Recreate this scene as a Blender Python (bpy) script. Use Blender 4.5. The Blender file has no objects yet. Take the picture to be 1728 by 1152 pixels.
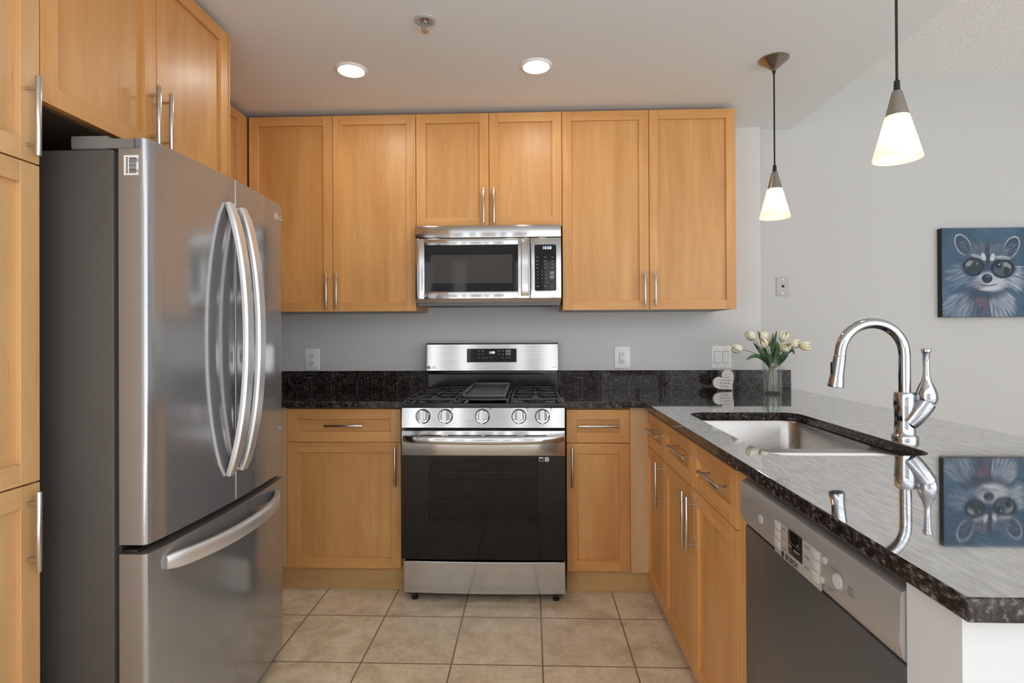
import bpy, bmesh, math, random
import numpy as np
from mathutils import Vector, Matrix
random.seed(7)
S = bpy.context.scene
COL = S.collection
PI = math.pi

# ------------------------------------------------------------------ camera
F_PX, YAW, PIT, ROL, SHY, CAM_H, CAM_D = 923.8, .0350, .0036, .0047, -16.06, 1.2370, 3.2273
R_ = Vector((math.cos(YAW), math.sin(YAW), 0)); F_ = Vector((-math.sin(YAW), math.cos(YAW), 0)); Z_ = Vector((0, 0, 1))
F2 = F_*math.cos(PIT) + Z_*math.sin(PIT); U2 = -F_*math.sin(PIT) + Z_*math.cos(PIT)
R3 = R_*math.cos(ROL) - U2*math.sin(ROL); U3 = R_*math.sin(ROL) + U2*math.cos(ROL)
cam = bpy.data.cameras.new('camera'); cam_o = bpy.data.objects.new('camera', cam); COL.objects.link(cam_o)
m = Matrix.Identity(4)
for i in range(3):
    m[i][0], m[i][1], m[i][2] = R3[i], U3[i], -F2[i]
m[0][3], m[1][3], m[2][3] = 0, -CAM_D, CAM_H
cam_o.matrix_world = m
cam.sensor_fit = 'HORIZONTAL'; cam.sensor_width = 36; cam.lens = F_PX/1728*36
cam.shift_y = SHY/1728; cam.clip_start = .02; cam.clip_end = 100
S.camera = cam_o

# ------------------------------------------------------------------ world, exposure, big lights
S.view_settings.view_transform = 'Standard'; S.view_settings.look = 'None'
S.view_settings.gamma = 1; S.view_settings.exposure = 0.35; S.view_settings.use_curve_mapping = False
W = bpy.data.worlds.new('world'); S.world = W; W.use_nodes = True
bg = W.node_tree.nodes['Background']; bg.inputs[1].default_value = 1.38
# bright overcast sky above; stronger glow below the horizon added to lift the ceiling
_t = W.node_tree; _c = _t.nodes.new('ShaderNodeTexCoord'); _s = _t.nodes.new('ShaderNodeSeparateXYZ'); _r = _t.nodes.new('ShaderNodeValToRGB')
_t.links.new(_c.outputs['Generated'], _s.inputs[0]); _m = _t.nodes.new('ShaderNodeMath'); _m.operation = 'MULTIPLY_ADD'; _m.inputs[1].default_value = .5; _m.inputs[2].default_value = .5
_t.links.new(_s.outputs['Z'], _m.inputs[0]); _t.links.new(_m.outputs[0], _r.inputs[0]); _t.links.new(_r.outputs[0], bg.inputs[0])
_r.color_ramp.elements[0].position = .44; _r.color_ramp.elements[0].color = (1.62, 1.66, 1.72, 1)
_e = _r.color_ramp.elements.new(.51); _e.color = (1.42, 1.47, 1.54, 1)
_e = _r.color_ramp.elements.new(.70); _e.color = (1.30, 1.36, 1.43, 1)
_e = _r.color_ramp.elements[-1]; _e.position = .85; _e.color = (.95, 1.0, 1.06, 1)
S.cycles.use_denoising = True
S.cycles.max_bounces = 10; S.cycles.diffuse_bounces = 5; S.cycles.glossy_bounces = 6; S.cycles.transmission_bounces = 10; S.cycles.transparent_max_bounces = 12
S.cycles.sample_clamp_indirect = 6; S.cycles.caustics_reflective = False; S.cycles.caustics_refractive = False

def area(name, loc, rot, sx, sy, power, col=(1, 1, 1), shape='RECTANGLE', spread=None):
    l = bpy.data.lights.new(name, 'AREA'); l.shape = shape; l.size = sx
    if shape in ('RECTANGLE', 'ELLIPSE'): l.size_y = sy
    l.energy = power; l.color = col
    if spread: l.spread = spread
    o = bpy.data.objects.new(name, l); COL.objects.link(o); o.location = loc; o.rotation_euler = rot
    return o
# daylight: rear walls left out behind the camera so world light fills the room

# ------------------------------------------------------------------ materials
def srgb(r, g, b):
    f = lambda c: (c/255/12.92 if c/255 <= .04045 else ((c/255+.055)/1.055)**2.4)
    return (f(r), f(g), f(b), 1)
class NT:
    def __init__(s, name):
        s.m = bpy.data.materials.new(name); s.m.use_nodes = True; s.t = s.m.node_tree; s.b = s.t.nodes['Principled BSDF']; s.out = s.t.nodes['Material Output']
    def n(s, kind, **kw):
        n = s.t.nodes.new(kind)
        for k, v in kw.items(): setattr(n, k, v)
        return n
    def l(s, a, b): s.t.links.new(a, b)
    def set(s, **kw):
        for k, v in kw.items(): s.b.inputs[k.replace('_', ' ')].default_value = v
    def coord(s, scale=(1, 1, 1), loc=(0, 0, 0), out='Object', rand=False):
        c = s.n('ShaderNodeTexCoord'); v = c.outputs[out]
        if rand:
            oi = s.n('ShaderNodeObjectInfo'); g = s.n('ShaderNodeNewGeometry')
            a = s.n('ShaderNodeMath', operation='MULTIPLY_ADD'); s.l(oi.outputs['Random'], a.inputs[0]); a.inputs[1].default_value = 31.7
            b = s.n('ShaderNodeMath', operation='MULTIPLY'); s.l(g.outputs['Random Per Island'], b.inputs[0]); b.inputs[1].default_value = 17.3
            s.l(b.outputs[0], a.inputs[2])
            ad = s.n('ShaderNodeVectorMath', operation='ADD'); s.l(v, ad.inputs[0]); s.l(a.outputs[0], ad.inputs[1]); v = ad.outputs[0]
        mp = s.n('ShaderNodeMapping'); mp.inputs['Scale'].default_value = scale; mp.inputs['Location'].default_value = loc
        s.l(v, mp.inputs[0]); return mp.outputs[0]
    def noise(s, vec, scale=1, detail=3, rough=.5, dist=0):
        n = s.n('ShaderNodeTexNoise'); n.inputs['Scale'].default_value = scale; n.inputs['Detail'].default_value = detail
        n.inputs['Roughness'].default_value = rough; n.inputs['Distortion'].default_value = dist; s.l(vec, n.inputs['Vector']); return n.outputs['Fac']
    def ramp(s, fac, stops):
        r = s.n('ShaderNodeValToRGB'); e = r.color_ramp.elements
        while len(e) < len(stops): e.new(.5)
        for el, (p, c) in zip(e, stops): el.position = p; el.color = c
        s.l(fac, r.inputs[0]); return r.outputs[0]
    def mix(s, fac, a, b, mode='MIX'):
        x = s.n('ShaderNodeMix', data_type='RGBA', blend_type=mode)
        for sock, v in ((x.inputs[0], fac), (x.inputs[6], a), (x.inputs[7], b)):
            if hasattr(v, 'is_linked'): s.l(v, sock)
            else: sock.default_value = v
        return x.outputs[2]
    def bump(s, h, strength=.1, dist=.01):
        b = s.n('ShaderNodeBump'); b.inputs['Strength'].default_value = strength; b.inputs['Distance'].default_value = dist
        s.l(h, b.inputs['Height']); s.l(b.outputs[0], s.b.inputs['Normal'])
    def base(s, c): s.l(c, s.b.inputs['Base Color'])
def plain(name, col, rough=.5, metal=0, spec=.5, **kw):
    n = NT(name); n.set(Base_Color=col, Roughness=rough, Metallic=metal, Specular_IOR_Level=spec, **kw); return n.m

def paint(name, col, bump=.02, sc=180):
    n = NT(name); n.set(Roughness=.75, Specular_IOR_Level=.25)
    v = n.coord(out='Object'); f = n.noise(v, .8, 2)
    n.base(n.mix(f, tuple(c*.97 for c in col[:3])+(1,), col)); n.bump(n.noise(v, sc, 2), bump, .002); return n.m
M_WALL = paint('wall_paint', (.575, .575, .57, 1))
M_WALLK = paint('kitchen_wall_paint', (.68, .68, .672, 1))
M_WALL2 = paint('front_wall_paint', (.36, .35, .335, 1))  # darker tone for the added wall that the steel mirrors
M_CEIL = paint('ceiling_paint', (.825, .875, .915, 1))
n = NT('popcorn_ceiling'); n.set(Roughness=.9, Specular_IOR_Level=.1)
v = n.coord(); f = n.noise(v, 105, 3, .6); n.base(n.ramp(f, [(.34, (.76, .76, .755, 1)), (.5, (.93, .93, .925, 1))])); n.bump(f, .5, .004); M_POP = n.m
M_WHITE = plain('white_plastic', (.90, .90, .89, 1), .35)
M_WHITE2 = plain('white_rocker', (.84, .84, .835, 1), .3)
M_GREYPL = plain('grey_plate', (.47, .465, .46, 1), .4)

def wood(name, horiz=False, light=(.77, .415, .150, 1), dark=(.56, .25, .070, 1)):
    n = NT(name)
    st = (1, 1, 1)
    v1 = n.coord((1.3, 26, 26) if horiz else (26, 26, 1.3), rand=True)
    v2 = n.coord((.9, 5, 5) if horiz else (5, 5, .9), rand=True)
    v3 = n.coord((5, 90, 90) if horiz else (90, 90, 5), rand=True)
    f1 = n.noise(v1, 1, 5, .6, .4); f2 = n.noise(v2, 1, 3, .55, 1.2); f3 = n.noise(v3, 1, 2, .5)
    ma = n.n('ShaderNodeMath', operation='MULTIPLY_ADD'); n.l(f1, ma.inputs[0]); ma.inputs[1].default_value = .55; n.l(f2, ma.inputs[2])
    c = n.ramp(ma.outputs[0], [(.42, dark), (.72, tuple((a+b)/2 for a, b in zip(light, dark))), (1.0, light)])
    fl = n.ramp(f3, [(.20, (.66, .58, .50, 1)), (.34, (1, 1, 1, 1))])
    c = n.mix(.55, c, fl, 'MULTIPLY')
    g = n.n('ShaderNodeNewGeometry'); hv = n.n('ShaderNodeHueSaturation')
    mr = n.n('ShaderNodeMapRange'); n.l(g.outputs['Random Per Island'], mr.inputs[0]); mr.inputs[3].default_value = .90; mr.inputs[4].default_value = 1.08
    n.l(mr.outputs[0], hv.inputs['Value']); n.l(c, hv.inputs['Color']); n.base(hv.outputs[0])
    n.set(Roughness=.42, Specular_IOR_Level=.4, Coat_Weight=.12, Coat_Roughness=.28)
    n.bump(f1, .02, .002); return n.m
M_WOOD = wood('maple_vertical'); M_WOODH = wood('maple_horizontal', True)
M_PAN, M_PANH = wood('pale_maple_vertical', False, (.78, .48, .225, 1), (.62, .345, .135, 1)), wood('pale_maple_horizontal', True, (.78, .48, .225, 1), (.62, .345, .135, 1))  # pantry maple with the cool daylight on it put into its colour
M_WOODP = wood('maple_pale', False, (.74, .50, .28, 1), (.62, .385, .20, 1))
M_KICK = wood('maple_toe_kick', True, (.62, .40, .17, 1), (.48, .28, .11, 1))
M_DARKIN = plain('cabinet_inside', (.10, .07, .045, 1), .8)
M_UNDER = plain('cabinet_underside', (.50, .50, .49, 1), .7)

# polished dark granite: speckle plus a clear polish that mirrors more the flatter one looks along it
def granite(name, lo, hi, fmax, spec):
    n = NT(name)
    v = n.coord(); v2 = n.coord((1, .55, 1))
    f1 = n.noise(v2, 120, 4, .7); f2 = n.noise(v, 26, 3, .6); vo = n.n('ShaderNodeTexVoronoi'); vo.inputs['Scale'].default_value = 210; n.l(v2, vo.inputs['Vector'])
    c = n.ramp(f1, [(.36, (.008, .007, .007, 1)), (.53, (.036, .030, .028, 1)), (.68, (.22, .205, .20, 1))])
    c2 = n.ramp(f2, [(.40, (.60, .52, .47, 1)), (.62, (1.15, 1.12, 1.12, 1))])
    n.base(n.mix(1., c, c2, 'MULTIPLY')); n.set(Roughness=.22, Specular_IOR_Level=spec)
    gl = n.n('ShaderNodeBsdfGlossy'); gl.inputs['Roughness'].default_value = .035
    f3 = n.noise(n.coord((1, .16, 1)), 105, 3, .65); n.l(n.ramp(f3, [(.34, (.78, .77, .76, 1)), (.64, (1, 1, 1, 1))]), gl.inputs['Color'])
    lw = n.n('ShaderNodeLayerWeight'); lw.inputs['Blend'].default_value = .5
    mm = n.n('ShaderNodeMapRange', interpolation_type='SMOOTHSTEP'); n.l(lw.outputs['Facing'], mm.inputs[0]); mm.inputs[1].default_value = lo; mm.inputs[2].default_value = hi; mm.inputs[3].default_value = .011; mm.inputs[4].default_value = fmax
    mx = n.n('ShaderNodeMixShader'); n.l(mm.outputs[0], mx.inputs[0]); n.l(n.b.outputs[0], mx.inputs[1]); n.l(gl.outputs[0], mx.inputs[2]); n.l(mx.outputs[0], n.out.inputs[0])
    return n.m
M_GRAN = granite('granite', .20, .74, .88, .06)
M_GRANE = granite('granite_honed_edge', .55, 1.0, .30, .2)

# floor tiles
TX, TY, TP = .0373, -.8368, .3425
n = NT('floor_tile')
v = n.coord((1, 1, 1), (-TX, -TY, 0)); br = n.n('ShaderNodeTexBrick', offset=0, squash=1)
for k, val in (('Scale', 1), ('Mortar Size', .0032), ('Mortar Smooth', .1), ('Bias', 0), ('Brick Width', TP), ('Row Height', TP)): br.inputs[k].default_value = val
br.inputs['Color1'].default_value = (.94, .94, .94, 1); br.inputs['Color2'].default_value = (1.04, 1.03, 1.02, 1); br.inputs['Mortar'].default_value = (0, 0, 0, 1)
n.l(v, br.inputs['Vector'])
vo = n.coord()
f1 = n.noise(vo, 9, 6, .62, .6); f2 = n.noise(vo, 55, 4, .6); f3 = n.noise(vo, 2.6, 2)
c = n.ramp(f1, [(.30, (.58, .455, .30, 1)), (.5, (.76, .625, .445, 1)), (.72, (.88, .76, .575, 1))])
c = n.mix(.35, c, n.ramp(f2, [(.35, (.70, .68, .66, 1)), (.6, (1.04, 1.03, 1.02, 1))]), 'MULTIPLY')
c = n.mix(1, c, br.outputs['Color'], 'MULTIPLY')
n.base(n.mix(br.outputs['Fac'], c, (.24, .175, .115, 1))); n.set(Roughness=.38, Specular_IOR_Level=.4)
inv = n.n('ShaderNodeMath', operation='SUBTRACT'); inv.inputs[0].default_value = 1; n.l(br.outputs['Fac'], inv.inputs[1])
n.bump(inv.outputs[0], .35, .003); M_TILE = n.m

def steel(name, col=(.62, .60, .585, 1), rough=.24, aniso=.75, streak='h', amt=.10, metal=1):
    n = NT(name); n.set(Metallic=metal, Anisotropic=aniso, Anisotropic_Rotation=.25)
    tg = n.n('ShaderNodeTangent', direction_type='RADIAL', axis='Z'); n.l(tg.outputs[0], n.b.inputs['Tangent'])
    v = n.coord((2, 2, 420) if streak == 'h' else (420, 420, 2)); f = n.noise(v, 1, 2)
    mr = n.n('ShaderNodeMapRange'); n.l(f, mr.inputs[0]); mr.inputs[3].default_value = rough*.8; mr.inputs[4].default_value = rough*1.25; n.l(mr.outputs[0], n.b.inputs['Roughness'])
    n.base(n.mix(f, tuple(c*(1-amt) for c in col[:3])+(1,), tuple(min(1, c*(1+amt)) for c in col[:3])+(1,))); return n.m
M_STEEL = steel('brushed_steel', (.555, .548, .54, 1), .15, .85)
M_FRSTEEL = steel('fridge_steel', (.40, .405, .415, 1), .12, .55, metal=.68)
M_DWSTEEL = steel('dishwasher_steel', (.15, .15, .15, 1), .34, .5, 'v', metal=.55)
M_DWPANEL = plain('dishwasher_panel', (.46, .445, .43, 1), .42, .55)
M_SINK = steel('sink_steel', (.46, .435, .41, 1), .28, .3)
M_NICKEL = plain('brushed_nickel', (.60, .585, .565, 1), .26, 1)
M_NICKELD = plain('pendant_nickel', (.36, .325, .29, 1), .33, 1)
M_CHROME = plain('chrome', (.46, .47, .49, 1), .04, 1)
M_ALU = plain('satin_handle', (.78, .78, .775, 1), .36, .75)
M_CASE = plain('fridge_case', (.088, .082, .077, 1), .5, .2)
M_HINGE = plain('hinge_cover', (.17, .165, .16, 1), .5)
M_DOORSIDE = plain('fridge_door_side', (.30, .275, .255, 1), .42, .6)
M_BLACK = plain('black_plastic', (.012, .012, .012, 1), .35)
M_BLACKG = plain('black_glass', (.009, .008, .008, 1), .04, 0, .32)
M_OVENG = plain('oven_glass', (.007, .006, .0055, 1), .03, 0, .32)
M_ENAMEL = plain('black_enamel', (.018, .017, .016, 1), .16)
M_IRON = plain('cast_iron', (.022, .022, .023, 1), .38)
M_GRIDDLE = plain('griddle_iron', (.062, .064, .072, 1), .38)
M_CAVITY = plain('oven_cavity', (.22, .21, .19, 1), .5)
M_GASKET = plain('gasket', (.02, .02, .02, 1), .7)
M_UNDERMW = plain('microwave_underside', (.20, .21, .23, 1), .45, .4)
M_MESH = plain('vent_filter', (.09, .10, .12, 1), .5, .5)
M_BTN = plain('button_grey', (.52, .50, .48, 1), .4)
M_LBL = plain('panel_grey', (.36, .34, .325, 1), .45)
M_INK = plain('dark_ink', (.03, .03, .03, 1), .6)
M_KEY = plain('key_print', (.24, .24, .24, 1), .6)
M_LOGO = plain('logo_silver', (.80, .80, .80, 1), .3, .6)
M_STICK = plain('sticker_white', (.78, .78, .77, 1), .5)
def emis(name, col, s):
    n = NT(name); n.set(Base_Color=(0, 0, 0, 1), Emission_Color=col, Emission_Strength=s); return n.m
M_DIGIT = emis('display_digits', (.65, .80, 1, 1), 1.6)
M_LENS = emis('downlight_lens', (1, .97, .90, 1), 9)
M_BULB = emis('pendant_bulb', (1, .86, .66, 1), 5)
def tinted(name, col, a, rough=.03, spec=.5):
    n = NT(name); n.set(Base_Color=col, Roughness=rough, Specular_IOR_Level=spec)
    tr = n.n('ShaderNodeBsdfTransparent'); mx = n.n('ShaderNodeMixShader'); mx.inputs[0].default_value = a
    n.l(n.b.outputs[0], mx.inputs[1]); n.l(tr.outputs[0], mx.inputs[2]); n.l(mx.outputs[0], n.out.inputs[0]); return n.m
M_OVENWIN = tinted('oven_window', (.010, .009, .008, 1), .30, .04, .32)
M_MWWIN = tinted('microwave_window', (.085, .080, .076, 1), .40, .06, .3)
n = NT('clear_glass'); tr = n.n('ShaderNodeBsdfTransparent'); tr.inputs[0].default_value = (.955, .975, .97, 1); gl = n.n('ShaderNodeBsdfGlossy'); gl.inputs['Roughness'].default_value = .01
lw = n.n('ShaderNodeLayerWeight'); lw.inputs[0].default_value = .5; fr = n.n('ShaderNodeMath', operation='MULTIPLY_ADD'); pw = n.n('ShaderNodeMath', operation='POWER'); n.l(lw.outputs['Facing'], pw.inputs[0]); pw.inputs[1].default_value = 4; n.l(pw.outputs[0], fr.inputs[0]); fr.inputs[1].default_value = .85; fr.inputs[2].default_value = .045; mx = n.n('ShaderNodeMixShader'); n.l(fr.outputs[0], mx.inputs[0]); n.l(tr.outputs[0], mx.inputs[1]); n.l(gl.outputs[0], mx.inputs[2]); n.l(mx.outputs[0], n.out.inputs[0]); M_GLASS = n.m
n = NT('window_glass'); tr = n.n('ShaderNodeBsdfTransparent'); gl = n.n('ShaderNodeBsdfGlossy'); gl.inputs['Roughness'].default_value = .02
mx = n.n('ShaderNodeMixShader'); mx.inputs[0].default_value = .06; n.l(tr.outputs[0], mx.inputs[1]); n.l(gl.outputs[0], mx.inputs[2]); n.l(mx.outputs[0], n.out.inputs[0]); M_PANE = n.m
n = NT('frosted_shade'); n.set(Base_Color=(.92, .88, .80, 1), Roughness=.35, Emission_Color=(1, .86, .66, 1), Emission_Strength=.34)
tl = n.n('ShaderNodeBsdfTranslucent'); tl.inputs['Color'].default_value = (1, .92, .80, 1); mx = n.n('ShaderNodeMixShader'); mx.inputs[0].default_value = .55
n.l(n.b.outputs[0], mx.inputs[1]); n.l(tl.outputs[0], mx.inputs[2]); n.l(mx.outputs[0], n.out.inputs[0]); M_SHADE = n.m
n = NT('tulip_petal'); v = n.coord((1, 1, 1)); f = n.noise(v, 42, 2); n.base(n.ramp(f, [(.40, (.80, .74, .42, 1)), (.54, (.86, .83, .74, 1)), (.7, (.88, .86, .82, 1))])); n.set(Roughness=.6); M_PETAL = n.m
n = NT('tulip_leaf'); v = n.coord((60, 60, 8)); f = n.noise(v, 1, 2); n.base(n.ramp(f, [(.3, (.012, .045, .012, 1)), (.7, (.055, .135, .035, 1))])); n.set(Roughness=.45); M_LEAF = n.m
M_STEM = plain('tulip_stem', (.26, .29, .14, 1), .5)
M_RAFFIA = plain('raffia', (.62, .40, .14, 1), .7)
M_HEART = plain('white_painted_wood', (.74, .69, .65, 1), .6)
M_INKG = plain('grey_ink', (.16, .14, .13, 1), .7)
M_CANVAS = plain('canvas_edge', (.022, .018, .013, 1), .8)
M_CORD = plain('black_cord', (.008, .008, .008, 1), .6)
M_BRASS = plain('sprinkler_metal', (.55, .52, .49, 1), .3, 1)
n = NT('painted_canvas'); at = n.n('ShaderNodeVertexColor', layer_name='paint'); n.l(at.outputs[0], n.b.inputs['Base Color']); n.set(Roughness=.45, Specular_IOR_Level=.3); M_ART = n.m

# ------------------------------------------------------------------ mesh helpers
class MB:
    def __init__(s): s.bm = bmesh.new()
    def _mat(s, fs, mat):
        for f in fs: f.material_index = mat
    def box(s, x0, x1, y0, y1, z0, z1, bev=0, mat=0, seg=2):
        t = bmesh.new(); r = bmesh.ops.create_cube(t, size=1)
        for v in t.verts: v.co = Vector(((x0+x1)/2+v.co.x*(x1-x0), (y0+y1)/2+v.co.y*(y1-y0), (z0+z1)/2+v.co.z*(z1-z0)))
        if bev: bmesh.ops.bevel(t, geom=list(t.edges), offset=bev, segments=seg, affect='EDGES', profile=.5)
        s.merge(t, mat); return s
    def merge(s, t, mat=0, M=None):
        if M is not None: bmesh.ops.transform(t, matrix=M, verts=t.verts)
        vm = {v: s.bm.verts.new(v.co) for v in t.verts}
        for f in t.faces:
            try: g = s.bm.faces.new([vm[v] for v in f.verts])
            except ValueError: continue
            g.material_index = mat
        t.free()
    def rings(s, rings, mat=0, cap0=True, cap1=True, closed=False):
        vs = [[s.bm.verts.new(p) for p in r] for r in rings]; k = len(rings[0]); nr = len(vs)
        for i in range(nr if closed else nr-1):
            a, b = vs[i], vs[(i+1) % nr]
            for j in range(k):
                f = s.bm.faces.new((a[j], a[(j+1) % k], b[(j+1) % k], b[j])); f.material_index = mat
        if not closed:
            if cap0: f = s.bm.faces.new(list(reversed(vs[0]))); f.material_index = mat
            if cap1: f = s.bm.faces.new(vs[-1]); f.material_index = mat
        return s
    def cyl(s, p0, p1, r0, r1=None, seg=24, mat=0, cap0=True, cap1=True):
        p0, p1 = Vector(p0), Vector(p1); r1 = r0 if r1 is None else r1
        return s.sweep([p0, p1], [r0, r1], seg, mat, cap0, cap1)
    def sweep(s, pts, rad, seg=12, mat=0, cap0=True, cap1=True, section=None, up=None):
        pts = [Vector(p) for p in pts]; nP = len(pts)
        if not hasattr(rad, '__len__'): rad = [rad]*nP
        tan = [((pts[min(i+1, nP-1)]-pts[max(i-1, 0)]).normalized()) for i in range(nP)]
        u = Vector(up) if up else (Vector((0, 0, 1)) if abs(tan[0].z) < .9 else Vector((1, 0, 0)))
        u = (u-tan[0]*u.dot(tan[0])).normalized(); R = []
        sec = section or [(math.cos(2*PI*j/seg), math.sin(2*PI*j/seg)) for j in range(seg)]
        for i in range(nP):
            u = (u-tan[i]*u.dot(tan[i])).normalized(); w = tan[i].cross(u)
            R.append([pts[i]+(u*a+w*b)*rad[i] for a, b in sec])
        return s.rings(R, mat, cap0, cap1)
    def lathe(s, prof, c=(0, 0, 0), seg=32, mat=0, M=None):
        c = Vector(c); R = []
        for r, z in prof:
            R.append([Vector((r*math.cos(2*PI*j/seg), r*math.sin(2*PI*j/seg), z)) for j in range(seg)])
        if M is not None: R = [[M @ p for p in r] for r in R]
        R = [[c+p for p in r] for r in R]
        return s.rings(R, mat, prof[0][0] > 1e-6, prof[-1][0] > 1e-6)
    def prism(s, pts, a0, a1, axis='z', mat=0):
        def P(p, a):
            if axis == 'z': return Vector((p[0], p[1], a))
            if axis == 'y': return Vector((p[0], a, p[1]))
            return Vector((a, p[0], p[1]))
        return s.rings([[P(p, a0) for p in pts], [P(p, a1) for p in pts]], mat)
    def slab(s, outer, holes, z0, z1, mat=0):
        t = bmesh.new(); loops = []
        for L in [outer]+holes:
            vs = [t.verts.new((x, y, z0)) for x, y in L]; loops.append(vs)
            for i in range(len(vs)): t.edges.new((vs[i], vs[(i+1) % len(vs)]))
        bmesh.ops.triangle_fill(t, use_beauty=True, use_dissolve=True, edges=list(t.edges))
        r = bmesh.ops.extrude_face_region(t, geom=list(t.faces))
        bmesh.ops.translate(t, vec=(0, 0, z1-z0), verts=[e for e in r['geom'] if isinstance(e, bmesh.types.BMVert)])
        bmesh.ops.recalc_face_normals(t, faces=t.faces); s.merge(t, mat); return s
    def text(s, txt, size, M, mat=0, depth=.0006, align='CENTER'):
        cu = bpy.data.curves.new('t', 'FONT'); cu.body = txt; cu.size = size; cu.align_x = align; cu.align_y = 'CENTER'; cu.extrude = depth; cu.resolution_u = 3
        o = bpy.data.objects.new('t', cu); me = bpy.data.meshes.new_from_object(o); t = bmesh.new(); t.from_mesh(me)
        bpy.data.objects.remove(o); bpy.data.curves.remove(cu); bpy.data.meshes.remove(me); s.merge(t, mat, M); return s
    def build(s, name, mats, parent=None, smooth=True, angle=40, loc=None):
        if not isinstance(mats, (list, tuple)): mats = [mats]
        bmesh.ops.recalc_face_normals(s.bm, faces=s.bm.faces)
        me = bpy.data.meshes.new(name); s.bm.to_mesh(me); s.bm.free()
        for q in mats: me.materials.append(q)
        if smooth:
            for p in me.polygons: p.use_smooth = True
            me.set_sharp_from_angle(angle=math.radians(angle))
        o = bpy.data.objects.new(name, me); COL.objects.link(o)
        if parent: o.parent = parent
        if loc: o.location = loc
        return o
def thing(name, label, cat, loc=(0, 0, 0), rz=0, group=None):
    o = bpy.data.objects.new(name, None); COL.objects.link(o); o.empty_display_size = .1
    o.location = loc; o.rotation_euler = (0, 0, rz); tag(o, label, cat, group); return o
def tag(o, label, cat, group=None):
    o['label'] = label; o['category'] = cat
    if group: o['group'] = group
    return o
def struct(o): o['kind'] = 'structure'; return o
def dup(root, loc, label, group=None):
    r = root.copy(); COL.objects.link(r); r.location = loc; r['label'] = label
    if group: r['group'] = group
    for ch in list(root.children):
        c = ch.copy(); COL.objects.link(c); c.parent = r
        for g in list(ch.children):
            d = g.copy(); COL.objects.link(d); d.parent = c
    return r
def facing_y(x, y, z): return Matrix.Translation((x, y, z)) @ Matrix.Rotation(PI/2, 4, 'X')   # text that faces -Y
def box(*a, **k): return MB().box(*a, **k)
def rrect(x0, x1, y0, y1, r, k=6):
    P = []
    for cx, cy, a0 in ((x1-r, y1-r, 0), (x0+r, y1-r, 90), (x0+r, y0+r, 180), (x1-r, y0+r, 270)):
        for i in range(k+1):
            a = math.radians(a0+90*i/k); P.append((cx+r*math.cos(a), cy+r*math.sin(a)))
    return P

# ------------------------------------------------------------------ setting
XL, XR, YB, YF, YE = -1.85, 5.0, 0.0, -7.0, -3.55
KZ, LZ, SOF = 2.432, 2.722, 1.535
struct(box(XL-.1, XR+.1, -4.4, .15, -.06, 0).build('floor', M_TILE))
struct(box(XL-.1, 1.335, 0, .15, 0, LZ+.1).build('wall_back', M_WALLK))
struct(box(1.3355, XR+.1, .045, .15, 0, LZ+.1).build('wall_back', M_WALL))
struct(box(XL-.1, XL, YE, 0, 0, LZ+.1).build('wall_left', M_WALL))
struct(box(XR, XR+.1, YE, .045, 0, LZ+.1).build('wall_right', M_WALL))
STREAK_WINS = [(-2.0, -1.72, .3, 2.5), (-1.35, -1.12, .3, 2.5), (-.28, -.12, .3, 2.5), (.22, .52, .3, 2.5)]  # narrow openings shaped to give bright vertical streaks in the range steel
def pierced(axis, a0, a1, lo, hi, z0, z1, holes):
    b = MB()
    cuts = [lo]+[q for h in holes for q in h[:2]]+[hi]
    def bx(u0, u1, w0, w1):
        if axis == 'x': b.box(a0, a1, u0, u1, w0, w1)
        else: b.box(u0, u1, a0, a1, w0, w1)
    for i in range(0, len(cuts), 2): bx(cuts[i], cuts[i+1], z0, z1)
    for u0, u1, w0, w1 in holes: bx(u0, u1, z0, w0); bx(u0, u1, w1, z1)
    return b
struct(pierced('y', YF-.1, YF, -2.7, 1.3, 0, LZ+.1, STREAK_WINS).build('wall_front', M_WALL2))  # unseen wall piece, added so the steel reflects piers and streaks
def streak_window(i, axis, a, lo, hi, z0, z1):
    b = MB(); t = .012
    def bx(u0, u1, w0, w1):
        if axis == 'x': b.box(a, a+.06, u0, u1, w0, w1)
        else: b.box(u0, u1, a-.06, a, w0, w1)
    bx(lo, hi, z0, z0+t); bx(lo, hi, z1-t, z1); bx(lo, lo+t, z0+t, z1-t); bx(hi-t, hi, z0+t, z1-t)
    o = struct(b.build('window_%d' % i, M_WHITE))
    p = MB()
    if axis == 'x': p.box(a+.028, a+.034, lo+t, hi-t, z0+t, z1-t)
    else: p.box(lo+t, hi-t, a-.034, a-.028, z0+t, z1-t)
    p.build('pane', M_PANE, o); return o
for _i, (a, c, z0, z1) in enumerate(STREAK_WINS): streak_window(_i+1, 'y', YF-.02, a, c, z0, z1)
struct(box(XL-.1, SOF, YE, .045, KZ, LZ+.1).build('ceiling', M_CEIL))
b = MB().box(SOF, XR+.1, YE, .15, LZ, LZ+.1)
struct(b.build('ceiling', M_POP))
# knee wall and end wall that carry the bar
b = MB().box(.537, 1.27, -2.522, -2.4205, 0, .886); b.box(1.20, 1.27, -2.4205, -.655, 0, .886)
struct(b.build('wall_peninsula', M_WALL))

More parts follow.
